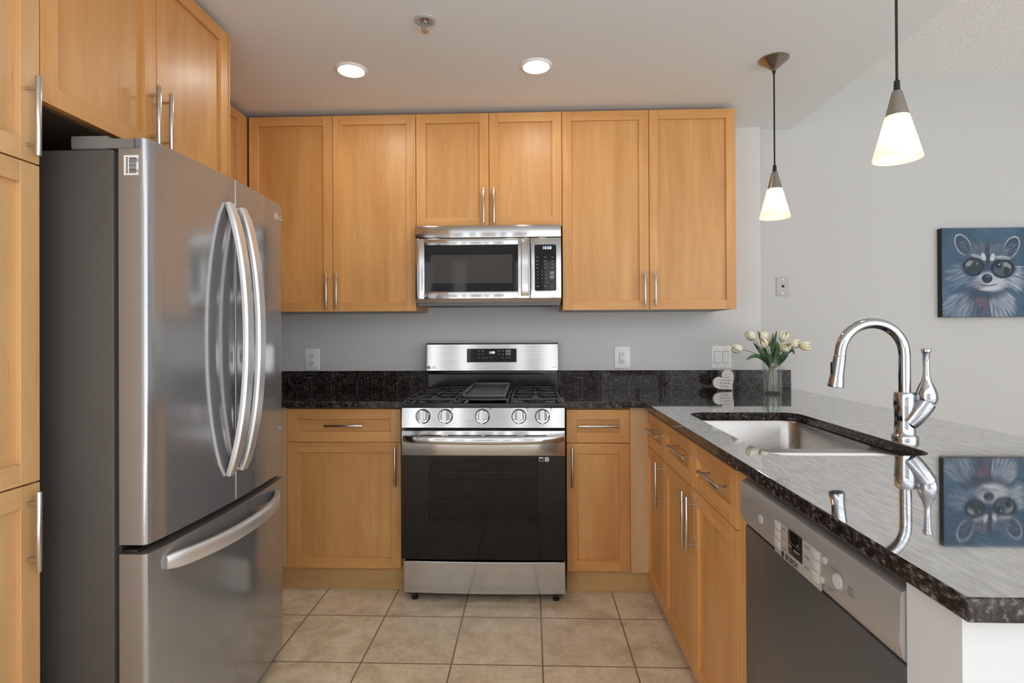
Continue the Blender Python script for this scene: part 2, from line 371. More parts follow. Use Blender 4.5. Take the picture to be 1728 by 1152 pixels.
# ------------------------------------------------------------------ cabinets
def shaker(name, w, h, parent, x, z, yf, rail=.0495, stile=.0495, t=.021, mats=None):
    """door or drawer front, local front -Y, lower left corner at (x, z), front plane at yf"""
    b = MB(); y1 = yf+t; bv = .0009
    b.box(x, x+stile, yf, y1, z, z+h, bv, 0, 1); b.box(x+w-stile, x+w, yf, y1, z, z+h, bv, 0, 1)
    b.box(x+stile, x+w-stile, yf, y1, z, z+rail, bv, 1, 1); b.box(x+stile, x+w-stile, yf, y1, z+h-rail, z+h, bv, 1, 1)
    b.box(x+stile-.004, x+w-stile+.004, yf+.011, y1-.003, z+rail-.004, z+h-rail+.004, 0, 0 if h > .25 else 1)
    return b.build(name, mats or [M_WOOD, M_WOODH], parent, angle=30)
def bar_handle(parent, p0, p1, out=.028, r=.0058, inset=.028):
    """bar pull between p0 and p1 (on the door face), standing out along local -Y"""
    p0, p1 = Vector(p0), Vector(p1); d = (p1-p0).normalized(); o = Vector((0, -out, 0)); b = MB()
    b.sweep([p0+o, p0+o+d*.0015, p1+o-d*.0015, p1+o], [r*.85, r, r, r*.85], 14)
    for q in (p0+d*inset, p1-d*inset): b.cyl(q+Vector((0, .001, 0)), q+o, .0042, None, 10)
    return b.build('handle', M_NICKEL, parent)
UY, UT, UB = -.3414, 2.406, 1.361
def carcass(parent, x0, x1, y0, y1, z0, z1, mats=None, name='body'):
    b = MB().box(x0, x1, y0, y1, z0, z1, .0008, 0, 1); return b.build(name, mats or M_WOOD, parent)
def upper(name, label, x0, xm, x1, zb, zt=UT):
    r = thing(name, label, 'cabinet', ((x0+x1)/2, 0, zb)); cx = (x0+x1)/2; D = UY
    b = MB().box(x0-cx+.001, x1-cx-.001, D+.022, -.001, .003, zt-zb, .0008, 0, 1); b.box(x0-cx+.02, x1-cx-.02, D+.03, -.02, -.001, .004, 0, 1); b.build('body', [M_WOOD, M_UNDER], r)
    g = .0016
    for k, (a, c) in enumerate(((x0, xm), (xm, x1))):
        d = shaker('door', c-a-2*g, zt-zb, r, a-cx+g, 0, D)
        hx = (c-cx-.027) if k == 0 else (a-cx+.027)
        bar_handle(d, (hx, D, .0165), (hx, D, .201))
    return r
upper('wall_cabinet', 'tall two-door maple wall cabinet left of the microwave, over the left outlet', -1.5121, -1.0568, -.6079, UB)
upper('wall_cabinet', 'short two-door maple wall cabinet directly above the microwave', -.6079, -.219, .1659, 1.803)
upper('wall_cabinet', 'tall two-door maple wall cabinet right of the microwave, nearest the pendant lamps', .1659, .6195, 1.0692, UB)
# left run: local x -> world +Y, local -Y -> world +X
r = thing('corner_wall_cabinet', 'maple wall cabinet in the left corner, mostly hidden behind the fridge cabinet', 'cabinet', (XL, -.72, UB), PI/2)
carcass(r, -.40, .70, -.310, -.001, .002, UT-UB)
d = shaker('door', .70, UT-UB, r, -.374, 0, -.332)
carcass(r, .327, .376, -.331, -.309, .002, UT-UB, name='filler')
FX = -1.172
r = thing('over_fridge_cabinet', 'two-door maple cabinet over the fridge, under the ceiling', 'cabinet', (XL, -1.55, 1.803), PI/2); DF = -(FX-XL)
b = MB().box(-.408, .412, DF+.022, -.001, .003, UT-1.803, .0008, 0, 1); b.box(-.40, .39, DF+.03, -.02, -.002, .004, 0, 1)
b.build('body', [M_WOOD, M_DARKIN], r)
d = shaker('door', .405, UT-1.803+.001, r, -.407, 0, DF); bar_handle(d, (-.030, DF, .020), (-.030, DF, .204), r=.0066)
d = shaker('door', .405, UT-1.803+.001, r, .0013, 0, DF); bar_handle(d, (.028, DF, .020), (.028, DF, .204), r=.0066)
carcass(r, .4115, .4195, DF-.001, -.001, 0, UT-1.803, name='side_panel')
r = thing('pantry_cabinet', 'tall maple pantry cabinet at the left edge, nearer than the fridge', 'cabinet', (XL, -2.26, 0), PI/2)
carcass(r, -.30, .299, DF+.022, -.001, .10, UT); carcass(r, -.30, .299, DF+.09, -.01, .0, .10, M_KICK, 'toe_kick')
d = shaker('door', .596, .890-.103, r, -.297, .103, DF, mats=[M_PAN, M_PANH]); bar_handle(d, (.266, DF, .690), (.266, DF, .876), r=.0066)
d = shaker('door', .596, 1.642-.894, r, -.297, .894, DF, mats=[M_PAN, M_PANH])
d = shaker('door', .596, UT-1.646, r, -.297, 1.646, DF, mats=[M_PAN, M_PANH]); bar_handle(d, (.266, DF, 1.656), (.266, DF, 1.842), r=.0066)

# base cabinets on the back wall
BY, KY = -.618, -.5836
r = thing('base_cabinet', 'maple base cabinet with one drawer and one door, between fridge and range', 'cabinet', (-.90, 0, 0))
carcass(r, -.945, .292, BY+.022, -.001, .10, .884); carcass(r, -.94, .292, KY, -.02, 0, .10, M_KICK, 'toe_kick')
carcass(r, -.34, -.283, BY+.004, BY+.03, .115, .886, M_WOODP, 'filler')
d = shaker('drawer', .554, .159, r, -.282, .7205, BY); bar_handle(d, (-.092, BY, .802), (.095, BY, .802))
d = shaker('door', .554, .604, r, -.282, .1145, BY); bar_handle(d, (.2495, BY, .516), (.2495, BY, .703))
r = thing('base_cabinet', 'narrow maple base cabinet with drawer and door, right of the range', 'cabinet', (.315, 0, 0))
carcass(r, -.150, .234, BY+.022, -.001, .10, .884); carcass(r, -.150, .27, KY, -.02, 0, .10, M_KICK, 'toe_kick')
carcass(r, .151, .236, BY+.006, BY+.03, .103, .886, M_WOODP, 'filler')
d = shaker('drawer', .298, .1575, r, -.1495, .7190, BY); bar_handle(d, (-.096, BY, .801), (.095, BY, .801))
d = shaker('door', .298, .6045, r, -.1495, .1115, BY); bar_handle(d, (-.1245, BY, .513), (-.1245, BY, .699))
# peninsula run: local x -> world -Y, local -Y -> world -X
PX = .549
r = thing('base_cabinet', 'slim maple drawer-and-door cabinet at the inner end of the peninsula', 'cabinet', (1.16, -.752, 0), -PI/2); DP = -(1.16-PX)
carcass(r, -.02, .172, DP+.022, -.02, .075, .884); carcass(r, -.11, .172, DP+.06, DP+.08, 0, .075, M_KICK, 'toe_kick')
carcass(r, -.13, -.02, DP+.022, DP+.04, .075, .884, name='filler')
d = shaker('drawer', .350, .158, r, -.1785, .7085, DP); bar_handle(d, (-.030, DP, .802), (.155, DP, .802), r=.0062)
d = shaker('door', .350, .636, r, -.1785, .0695, DP); bar_handle(d, (.1455, DP, .502), (.1455, DP, .693), r=.0062)
r = thing('sink_cabinet', 'maple sink cabinet with two false drawers and two doors under the sink', 'cabinet', (1.16, -1.3315, 0), -PI/2)
b = MB().box(-.405, .407, DP+.022, DP+.045, .075, .884); b.box(-.405, -.385, DP+.045, -.02, .075, .884); b.box(.387, .407, DP+.045, -.02, .075, .884); b.box(-.385, .387, DP+.045, -.02, .075, .095)
b.build('body', M_WOOD, r); carcass(r, -.405, .407, DP+.06, DP+.08, 0, .075, M_KICK, 'toe_kick')
carcass(r, .4085, .459, DP+.004, -.02, 0, .886, name='end_panel')
d = shaker('false_drawer', .4025, .158, r, -.405, .7085, DP); bar_handle(d, (-.230, DP, .805), (-.018, DP, .805), r=.0062)
d = shaker('false_drawer', .4055, .158, r, .0005, .7085, DP); bar_handle(d, (.155, DP, .803), (.352, DP, .803), r=.0062)
d = shaker('door', .4025, .636, r, -.405, .0695, DP); bar_handle(d, (-.028, DP, .497), (-.028, DP, .690), r=.0062)
d = shaker('door', .4055, .636, r, .0005, .0695, DP); bar_handle(d, (.026, DP, .495), (.026, DP, .686), r=.0062)

# ------------------------------------------------------------------ countertops
CT, CB, CY, PXE = .9174, .887, -.6446, .5235
def edges_honed(o):
    o.data.materials.append(M_GRANE)
    for q in o.data.polygons:
        if abs(q.normal.z) < .5: q.material_index = 1
def bevel_top(o, w=.0025):
    md = o.modifiers.new('bevel', 'BEVEL'); md.width = w; md.segments = 2; md.limit_method = 'ANGLE'; md.angle_limit = math.radians(50)
r = thing('countertop', 'dark granite countertop left of the range with its low backsplash', 'countertop', (-1.1, 0, CB))
o = box(-.7485, .4925, CY, -.0205, 0, CT-CB).build('slab', M_GRAN, r); edges_honed(o); bevel_top(o)
o = box(-.75, .4925, -.020, -.0005, CT-CB-.03, 1.0228-CB).build('backsplash', M_GRAN, r); bevel_top(o, .0015)
r = thing('countertop', 'L-shaped dark granite countertop right of the range, running out as the peninsula', 'countertop', (.5, 0, CB))
ox = .5
outer = [(.1555, -.0205), (.1555, CY), (PXE, CY), (PXE, -2.55), (1.495, -2.55), (1.495, .044), (1.3355, .044), (1.3355, -.0205)]
hole = rrect(.625, 1.054, -1.775, -.992, .065)
o = MB().slab([(x-ox, y) for x, y in outer], [[(x-ox, y) for x, y in hole]], 0, CT-CB).build('slab', M_GRAN, r, angle=30); edges_honed(o); bevel_top(o, .002)
b = MB().box(.1555-ox, 1.3355-ox, -.020, -.0005, CT-CB-.03, 1.0228-CB); b.box(1.3355-ox, 1.495-ox, -.020, .044, CT-CB, 1.0228-CB)
o = b.build('backsplash', M_GRAN, r); bevel_top(o, .0015)

# ------------------------------------------------------------------ sink
r = thing('sink', 'rectangular stainless steel undermount sink set in the peninsula counter', 'sink', (.84, -1.384, CB-.22))
def bowl(name, ya, yb, outer, depth):
    def ring(i, z, rad, o=None):
        x0, x1, y0, y1 = (.625+i, 1.054-i, ya+i, yb-i) if o is None else o
        return [Vector((x-.84, y+1.384, z)) for x, y in rrect(x0, x1, y0, y1, rad)]
    d = .2190-depth; b = MB()
    b.rings([ring(0, .2190, .02, outer), ring(.011, .2190, .055), ring(.014, .214, .053), ring(.018, d+.06, .05), ring(.025, d+.028, .046), ring(.045, d+.012, .04), ring(.075, d+.006, .01),
             ring(.075, d+.001, .01), ring(.045, d+.006, .04), ring(.018, d+.024, .05), ring(.012, d+.06, .053), ring(.009, .212, .056), ring(0, .216, .02, outer)], 0, True, True, True)
    b.build(name, M_SINK, r)
bowl('basin', -1.553, -.992, (.605, 1.074, -1.572, -.972), .213)
bowl('small_basin', -1.775, -1.586, (.605, 1.074, -1.795, -1.5723), .15)
MB().lathe([(0, .016), (.028, .016), (.03, .013), (.044, .013), (.046, .009), (0, .009)], (0.0, .11, 0)).build('drain', M_CHROME, r)

# ------------------------------------------------------------------ faucet
FXC, FYC = 1.108, -1.561
r = thing('faucet', 'chrome gooseneck pull-down kitchen faucet behind the sink', 'faucet', (FXC, FYC, CT))
b = MB().lathe([(.034, 0), (.034, .012), (.031, .016), (.0275, .02), (.0265, .06), (.0285, .10), (.0285, .135), (.0245, .142), (0, .142)], seg=32); b.build('base', M_CHROME, r)
P = [(0, 0, .13)]; Rr = .0935
P += [(0, 0, .13+.03*i) for i in range(1, 5)]
for i in range(0, 23): a = math.radians(i*8.0); P.append((-Rr+Rr*math.cos(a), 0, .2530+Rr*math.sin(a)))
e = Vector(P[-1]); tdir = (e-Vector(P[-2])).normalized(); P.append(tuple(e+tdir*.012))
b = MB().sweep(P, .0158, 20); b.build('spout', M_CHROME, r)
hd = Vector(P[-1]); td = Vector((-.14, 0, -.99)).normalized()
b = MB().sweep([hd+td*q for q in (-.003, .0, .004, .05, .072, .086, .092)], [.0150, .0172, .0172, .0180, .0205, .0225, .0215], 24)
sp = b.build('spray_head', M_CHROME, r)
c = hd+td*.034; MB().box(c.x-.0225, c.x-.012, c.y-.0085, c.y+.0035, c.z-.020, c.z+.018, .003).build('spray_button', M_BLACK, sp)
c = hd+td*.0925; MB().cyl(c-td*.002, c+td*.001, .017, .016, 24).build('nozzle', M_BLACK, sp)
b = MB()
# valve body leaning away to the right, its lever rising straight up
b.sweep([(.004, -.012, .052), (.016, -.018, .070), (.032, -.022, .094), (.044, -.024, .114)], [.024, .0255, .0265, .027], 24)
b.build('valve', M_CHROME, r)
b = MB().lathe([(0, .0), (.023, .002), (.0285, .016), (.028, .030), (.021, .052), (.0125, .070), (.0088, .085), (.0078, .110), (.0092, .148), (.0115, .152), (.0125, .156), (.0125, .161), (.011, .163), (0, .163)], (.046, -.024, .108), 28)
b.build('lever', M_CHROME, r)

# ------------------------------------------------------------------ dishwasher
r = thing('dishwasher', 'built-in dishwasher with grey control panel and dark steel door under the peninsula', 'dishwasher', (1.16, -2.116, 0), -PI/2)
DD = -(1.16-.53)
carcass(r, -.298, .298, DD+.06, -.02, .10, .868, M_GASKET, 'body')
carcass(r, -.298, .298, DD+.07, -.03, 0, .10, M_BLACK, 'toe_kick')
prof = [(DD+.055, .867), (DD+.012, .867), (DD+.002, .862), (DD, .855), (DD-.002, .79), (DD+.004, .765), (DD+.014, .755), (DD+.055, .755)]
MB().prism(prof, -.300, .302, 'x').build('control_panel', M_DWPANEL, r)
cp = r.children[-1]
o = box(-.300, .302, DD+.010, DD+.06, .105, .752, .004).build('door', M_DWSTEEL, r)
fy = DD-.0025
def disc(name, mat, x, z, rad, th=.003, ring=None):
    b = MB().cyl((x, fy+.004, z), (x, fy-th, z), rad, rad*.93, 24)
    o = b.build(name, mat, cp); return o
def btn_ring(x, z, rad): MB().lathe([(rad, 0), (rad*1.16, 0), (rad*1.16, .0018), (rad, .0018)], (x, fy+.0005, z), 24, M=Matrix.Rotation(PI/2, 4, 'X')).build('button_ring', M_LBL, cp)
disc('power_button', M_BTN, -.170, .808, .0105); btn_ring(-.170, .808, .0105)
disc('delay_button', M_BTN, .106, .827, .0065); btn_ring(.106, .827, .0065)
disc('cancel_button', M_BTN, .096, .788, .0065); btn_ring(.096, .788, .0065)
disc('start_button', M_BTN, .147, .808, .0130, .004); btn_ring(.147, .808, .0130)
box(-.102, .088, fy, fy+.003, .763, .8335, .0008).build('button_panel', M_LBL, cp)
for x0 in (-.100, .058):
    for k in range(3):
        z = .816-.020*k; MB().box(x0, x0+.026, fy-.0016, fy+.001, z-.0015, z+.0165, .0012).build('program_button', M_BTN, cp)
box(-.038, .021, fy-.0008, fy+.002, .784, .8335, .0006).build('display', M_BLACKG, cp)
def word(t, size, M, mat, parent, name='lettering', **k): return MB().text(t, size, M, **k).build(name, mat, parent)
for k, t in enumerate(('Power', 'Auto', 'Normal')): word(t, .0062, facing_y(-.056, fy-.0005, .825-.020*k), M_KEY, cp)
for k, t in enumerate(('Regular', 'Delicate', 'Quick')): word(t, .0062, facing_y(.040, fy-.0005, .825-.020*k), M_KEY, cp)
for t, sz, x, z in (('Delay', .0075, .130, .822), ('Cancel', .0075, .120, .781), ('Start', .0085, .183, .811), ('Reset', .0085, .183, .802), ('On/Off', .0065, -.238, .829), ('BOSCH', .0155, -.024, .7715)): word(t, sz, facing_y(x, fy-.0004, z), M_INK if t == 'BOSCH' else M_KEY, cp)
b = MB()
b.lathe([(.0048, 0), (.0060, 0), (.0060, .0008), (.0048, .0008)], (-.062, fy, .7715), 20, M=Matrix.Rotation(PI/2, 4, 'X')); b.box(-.0645, -.0595, fy-.0008, fy, .7708, .7722)
b.build('logo_ring', M_INK, cp)
b = MB().box(-.036, -.022, fy-.0012, fy-.0006, .800, .803); b.box(-.012, .010, fy-.0012, fy-.0006, .797, .800); b.box(-.037, .012, fy-.0012, fy-.0006, .8085, .809); b.box(.001, .006, fy-.0012, fy-.0006, .812, .815); b.build('display_marks', M_KEY, cp)

# ------------------------------------------------------------------ range
RX0, RX1 = -.6038, .1532; RC = (RX0+RX1)/2; HW = (RX1-RX0)/2; RY = -.70
r = thing('gas_range', 'freestanding stainless steel gas range between the base cabinets', 'stove', (RC, 0, 0))
b = MB().box(-HW+.002, HW-.002, -.655, -.62, .03, .895); b.box(-HW+.002, HW-.002, -.20, -.03, .03, .895); b.box(-HW+.002, -HW+.05, -.62, -.20, .03, .895); b.box(HW-.05, HW-.002, -.62, -.20, .03, .895)
b.box(-HW+.05, HW-.05, -.62, -.20, .03, .22); b.box(-HW+.05, HW-.05, -.62, -.20, .74, .895)
b = MB()
b.box(-HW+.002, -HW+.07, -.655, -.03, .03, .895); b.box(HW-.07, HW-.002, -.655, -.03, .03, .895); b.box(-HW+.07, HW-.07, -.655, -.03, .03, .30); b.box(-HW+.07, HW-.07, -.655, -.03, .70, .895); b.box(-HW+.07, HW-.07, -.10, -.03, .30, .70)
b.build('body', M_BLACK, r)
b = MB()
b.box(-HW+.0705, HW-.0705, -.650, -.101, .3005, .304, 0); b.box(-HW+.0705, HW-.0705, -.650, -.101, .696, .6995); b.box(-HW+.0705, HW-.0705, -.105, -.1005, .304, .696)
b.build('oven_cavity', M_CAVITY, r)
for z in (.435, .575):
    b = MB()
    for k in range(13): x = -.28+k*.0467; b.cyl((x, -.62, z), (x, -.14, z), .0025, None, 8)
    for y in (-.62, -.38, -.14): b.cyl((-.285, y, z), (.285, y, z), .004, None, 8)
    b.build('oven_rack', M_NICKEL, r)
# cooktop: shallow tray with raised rim
b = MB().box(-HW-.001, HW+.001, -.704, -.045, .895, .908, .003); b.box(-HW-.001, HW+.001, -.705, -.685, .903, .9165, .004); b.box(-HW-.001, -HW+.012, -.69, -.045, .903, .9165, .003); b.box(HW-.012, HW+.001, -.69, -.045, .903, .9165, .003)
b.build('cooktop', M_ENAMEL, r)
b = MB().prism([(-.662, .804), (-.708, .804), (-.700, .9035), (-.662, .9035)], -HW, HW, 'x')
cpn = b.build('control_panel', M_STEEL, r); bevel_top(cpn, .002)
tilt = Matrix.Rotation(math.radians(-4.6), 4, 'X')
for i, x in enumerate((-.503, -.398, -.227, -.058, .050)):
    Mk = Matrix.Translation((x-RC, -.703, .857)) @ Matrix.Rotation(PI/2-math.radians(4.6), 4, 'X')
    b = MB().lathe([(.0345, -.003), (.0345, .005), (.0325, .007), (0, .007)], (0, 0, 0), 36, M=Mk); k = b.build('knob', M_BLACK, r)
    b = MB().lathe([(.0315, .006), (.0315, .016), (.0290, .020), (.022, .021), (0, .021)], (0, 0, 0), 36, M=Mk); b.build('knob_cap', M_CHROME, k)
    t = bmesh.new(); bmesh.ops.create_cube(t, size=1)
    for v in t.verts: v.co = Vector((v.co.x*.016, v.co.y*.060, .030+v.co.z*.020))
    bmesh.ops.bevel(t, geom=list(t.edges), offset=.002, segments=2, affect='EDGES')
    b = MB(); b.merge(t, 0, Mk); b.build('knob_grip', M_NICKEL, k)
for x in (-.503, -.398, -.227, -.058, .050): box(x-RC-.002, x-RC+.002, -.7035, -.700, .8975, .9005).build('knob_tick', M_KEY, r)
for x in (-.368, -.192, -.020, .090):
    b = MB().box(x-RC-.006, x-RC+.004, -.7042, -.700, .886, .8875); b.box(x-RC+.002, x-RC+.004, -.7042, -.700, .8875, .8935); b.box(x-RC-.006, x-RC+.004, -.7042, -.700, .8935, .895); b.build('burner_mark', M_KEY, r)
od = MB(); yF = -.713
od.box(-HW, HW, yF, -.660, .677, .7925, .004)
door = od.build('oven_door', M_STEEL, r)
b = MB(); wx0, wx1, wz0, wz1 = -.479-RC, .031-RC, .367, .666
b.box(-HW, wx0, yF+.002, -.662, .200, .6765); b.box(wx1, HW, yF+.002, -.662, .200, .6765); b.box(wx0, wx1, yF+.002, -.662, .200, wz0); b.box(wx0, wx1, yF+.002, -.662, wz1, .6765)
b.build('door_glass', M_OVENG, door)
box(wx0, wx1, yF+.002, yF+.006, wz0, wz1).build('door_window', M_OVENWIN, door)
b = MB()
for a, c in ((.030, .127), (.160, .312), (.327, .478), (.512, .610)): b.box(RX0+a+.06-RC, RX0+c+.06-RC, yF-.0006, yF+.002, .7685, .7730)
b.build('door_vent', M_BLACK, door)
P = []
for i in range(21):
    t = i/20; x = -.365+.735*t; bow = 1-(2*t-1)**2
    P.append((x, yF-.004-.046*max(0, bow)**.42, .758-.004*bow))
hs = MB().sweep(P, [.8]+[1]*19+[.8], section=[(a*.0165, c*.009) for a, c in [(1, -.6), (1, .6), (.7, 1), (-.7, 1), (-1, .6), (-1, -.6), (-.7, -1), (.7, -1)]], up=(0, 0, 1))
hs.build('handle', M_STEEL, door)
b = MB().box(.033-.0-RC+.0, .053-RC, yF+.0008, yF+.0022, .652, .671); b.box(.060-RC, .078-RC, yF+.0008, yF+.0022, .652, .671); st = b.build('sticker', [M_STICK], door)
b = MB(); b.box(.034-RC, .052-RC, yF+.0004, yF+.0010, .653, .666)
for k in range(3): b.box(.062-RC, .076-RC, yF+.0004, yF+.001, .655+k*.005, .657+k*.005)
b.build('sticker_print', M_INK, st)
def bowed(x0, x1, z0, z1, y, bow, y1, kk=16):
    pts = [(x0+(x1-x0)*i/kk, y-bow*(1-(2*i/kk-1)**2)) for i in range(kk+1)]+[(x1, y1), (x0, y1)]
    return MB().prism(pts, z0, z1, 'z')
o = bowed(-HW+.007, HW-.001, .038, .186, -.697, .010, -.655).build('storage_drawer', M_STEEL, r, angle=30); bevel_top(o, .002)
for x in (-.325, .335): MB().lathe([(.014, 0), (.016, .004), (.016, .010), (.009, .014), (.009, .040)], (x, -.672, 0), 16).build('foot', M_BLACK, r)
for x in (-.325, .335): MB().cyl((x, -.10, 0), (x, -.10, .04), .012, None, 12).build('foot', M_BLACK, r)
# backguard
b = MB().prism([(-.030, 1.026), (-.090, 1.026), (-.078, 1.179), (-.030, 1.179)], -.3785, .3785, 'x'); bgd = b.build('backguard', M_STEEL, r); bevel_top(bgd, .002)
box(-.380, .380, -.080, -.028, 1.179, 1.184, .001).build('backguard_cap', M_BLACK, r)
b = MB().box(-.372, .372, -.055, -.030, .905, 1.0262); b.box(-.372, .372, -.070, -.05, 1.004, 1.0262, .002); b.build('back_panel', M_ENAMEL, r)
def bgy(z): return -.090+(z-1.026)/(.153)*.012
Mb = lambda x, z, s=0: Matrix.Translation((x, bgy(z)-.0022-s, z)) @ Matrix.Rotation(PI/2-math.radians(4.5), 4, 'X')
t = MB(); t.prism([(bgy(1.075)-.0015, 1.075), (bgy(1.153)-.0015, 1.153), (bgy(1.153)+.003, 1.153), (bgy(1.075)+.003, 1.075)], -.371-RC, -.084-RC, 'x')
dp = t.build('control_display', M_BLACKG, bgd)
MB().text('1:08', .0195, Mb(-.2265-RC, 1.130)).build('digits', M_DIGIT, dp)
for x, z in ((-.300, 1.139), (-.278, 1.139), (-.300, 1.121), (-.278, 1.121), (-.300, 1.101), (-.276, 1.101), (-.253, 1.101), (-.230, 1.101), (-.185, 1.139), (-.162, 1.139), (-.185, 1.120), (-.162, 1.120), (-.165, 1.101), (-.141, 1.101), (-.124, 1.101)):
    q = Mb(x-RC, z); tt = bmesh.new(); bmesh.ops.create_cube(tt, size=1)
    for v in tt.verts: v.co = Vector((v.co.x*.009, v.co.y*.0045, v.co.z*.0006))
    b = MB(); b.merge(tt, 0, q); b.build('key_mark', M_KEY, dp)
for z in (1.139, 1.122):
    q = Mb(-.132-RC, z); tt = bmesh.new(); bmesh.ops.create_cube(tt, size=1)
    for v in tt.verts: v.co = Vector((v.co.x*.030, v.co.y*.014, v.co.z*.0006))
    b = MB(); b.merge(tt, 0, q); b.build('touch_key', M_KEY, dp)
word('LG', .020, Mb(-.562-RC, 1.046), M_LBL, bgd); word('INVERTER', .006, Mb(.128-RC, 1.046), M_LBL, bgd)
MB().lathe([(.0085, 0), (.0100, 0), (.0100, .0008), (.0085, .0008)], (0, 0, 0), 24, M=Mb(-.592-RC, 1.046)).build('logo_ring', M_LBL, bgd)
# burners and grates
GZ = .908
for x, y, rr in ((-.24, -.53, .048), (-.24, -.25, .036), (.24, -.53, .048), (.24, -.25, .036), (0, -.52, .034), (0, -.28, .034)):
    b = MB().lathe([(rr*1.25, GZ-.001), (rr*1.2, GZ+.006), (rr, GZ+.009), (rr, GZ+.013), (rr*.95, GZ+.016), (0, GZ+.017)], (x, y, 0), 28); b.build('burner', M_IRON, r)
for gx0, gx1 in ((-.362, -.128), (-.122, .122), (.128, .362)):
    b = MB(); z0, z1 = .926, .937; w = .011; gy0, gy1 = -.672, -.095
    b.box(gx0, gx1, gy0, gy0+w, z0, z1, .002); b.box(gx0, gx1, gy1-w, gy1, z0, z1, .002); b.box(gx0, gx0+w, gy0+w, gy1-w, z0, z1, .002); b.box(gx1-w, gx1, gy0+w, gy1-w, z0, z1, .002)
    for x in (gx0, gx1-w*1.4):
        for y in (gy0, gy1-w*1.4): b.box(x, x+w*1.4, y, y+w*1.4, GZ-.0005, z0+.002, .002)
    mid = (gx0+gx1)/2; b.box(gx0+w, gx1-w, (gy0+gy1)/2-w/2, (gy0+gy1)/2+w/2, z0, z1, .002)
    for cy in (-.53, -.25):
        for k in range(8 if abs(mid) > .05 else 4):
            a = math.radians(k*45 if abs(mid) > .05 else 45+k*90); d = Vector((math.cos(a), math.sin(a), 0)); L = min(.125, (gx1-mid-w/2)/max(abs(d.x), 1e-3), .135/max(abs(d.y), 1e-3))
            p = Vector((mid, cy, (z0+z1)/2+.001)); b.sweep([p+d*.030, p+d*L], [.006, .006], 8)
    b.build('grate', M_IRON, r)
g = thing('griddle_plate', 'black cast iron griddle plate resting on the middle grate of the range', 'griddle', (-.2215, -.42, .9388))
b = MB(); b.box(-.100, .100, -.235, .235, 0, .010, .002); b.box(-.104, -.090, -.235, .235, .004, .024, .003); b.box(.090, .104, -.235, .235, .004, .024, .003); b.box(-.100, .100, .222, .236, .004, .030, .003); b.box(-.100, .100, -.237, -.228, .0, .015, .002)
b.build('plate', M_GRIDDLE, g)
b = MB()
for k in range(9): x = -.076+k*.019; b.box(x-.0028, x+.0028, -.205, .205, .0095, .0125, .001)
b.build('ridges', M_GRIDDLE, g)

# ------------------------------------------------------------------ microwave
MX0, MX1 = -.600, .156; MC = (MX0+MX1)/2; MY = -.4025
r = thing('microwave', 'stainless over-the-range microwave mounted below the short cabinet', 'microwave', (MC, 0, 1.40)); hw = (MX1-MX0)/2
b = MB().box(-hw+.004, -hw+.035, -.372, -.002, 0, .400); b.box(.37-MC-.40, hw-.004, -.372, -.002, 0, .400); b.box(-hw+.035, .37-MC-.40, -.372, -.002, .315, .400); b.box(-hw+.035, .37-MC-.40, -.372, -.002, 0, .045); b.box(-hw+.035, .37-MC-.40, -.05, -.002, .045, .315)
b.build('body', M_BLACK, r)
b = MB(); x1 = .37-MC-.40-.0005; b.box(-hw+.0355, x1, -.370, -.0505, .0455, .049); b.box(-hw+.0355, x1, -.370, -.0505, .311, .3145); b.box(-hw+.0355, x1, -.054, -.0505, .049, .311); b.box(-hw+.0355, -hw+.039, -.370, -.054, .049, .311); b.box(x1-.0035, x1, -.370, -.054, .049, .311)
b.build('oven_cavity', M_CAVITY, r)
box(-hw, hw, MY-.002, -.373, .3365, .399, .004).build('vent_grille', M_STEEL, r)
sx = -.004-MC
b = MB(); y0, y1 = MY, -.375; wx0, wx1 = -.553-MC, -.067-MC; wz0, wz1 = .058, .299
b.box(-hw, wx0, y0, y1, .020, .334, .003); b.box(wx1, sx-.001, y0, y1, .020, .334, .003); b.box(wx0-.003, wx1+.003, y0, y1, .020, wz0, .003); b.box(wx0-.003, wx1+.003, y0, y1, wz1, .334, .003)
md = b.build('door', M_STEEL, r)
ix0, ix1, iz0, iz1 = -.522-MC, -.095-MC, .101, .249
b = MB(); b.box(wx0, ix0, y0+.002, y1, wz0, wz1); b.box(ix1, wx1, y0+.002, y1, wz0, wz1); b.box(ix0, ix1, y0+.002, y1, wz0, iz0); b.box(ix0, ix1, y0+.002, y1, iz1, wz1); b.build('window_frame', M_BLACKG, md)
box(ix0, ix1, y0+.0025, y0+.006, iz0, iz1).build('door_window', M_MWWIN, md)
b = MB(); hx = -.0295-MC
b.sweep([(hx, y0-.024, .034), (hx, y0-.034, .06), (hx, y0-.038, .175), (hx, y0-.034, .29), (hx, y0-.024, .317)], 1, section=[(a*.0205, c*.008) for a, c in [(1, -.5), (1, .3), (.8, 1), (-.8, 1), (-1, .3), (-1, -.5), (-.8, -1), (.8, -1)]], up=(1, 0, 0))
b.box(hx-.012, hx+.012, y0-.030, y0+.002, .045, .065, .002); b.box(hx-.012, hx+.012, y0-.030, y0+.002, .285, .305, .002); b.build('handle', M_STEEL, md)
word('LG', .017, facing_y(-.536-MC, y0-.0006, .038), M_LBL, md, align='LEFT'); b = MB().lathe([(.0070, 0), (.0085, 0), (.0085, .0008), (.0070, .0008)], (-.549-MC, y0-.0002, .038), 24, M=Matrix.Rotation(PI/2, 4, 'X')); b.build('logo_ring', M_LBL, md)
ct = box(sx+.001, hw, y0, y1, .020, .334, .003).build('control_panel', M_STEEL, r)
b = MB().prism(rrect(.019-MC, .131-MC, .058, .297, .008), y0-.0015, y0+.002, 'y'); kp = b.build('keypad', M_BLACKG, ct)
MB().text('10:50', .0215, facing_y(.083-MC, y0-.0022, .279)).build('digits', M_DIGIT, kp)
yk = y0-.0020
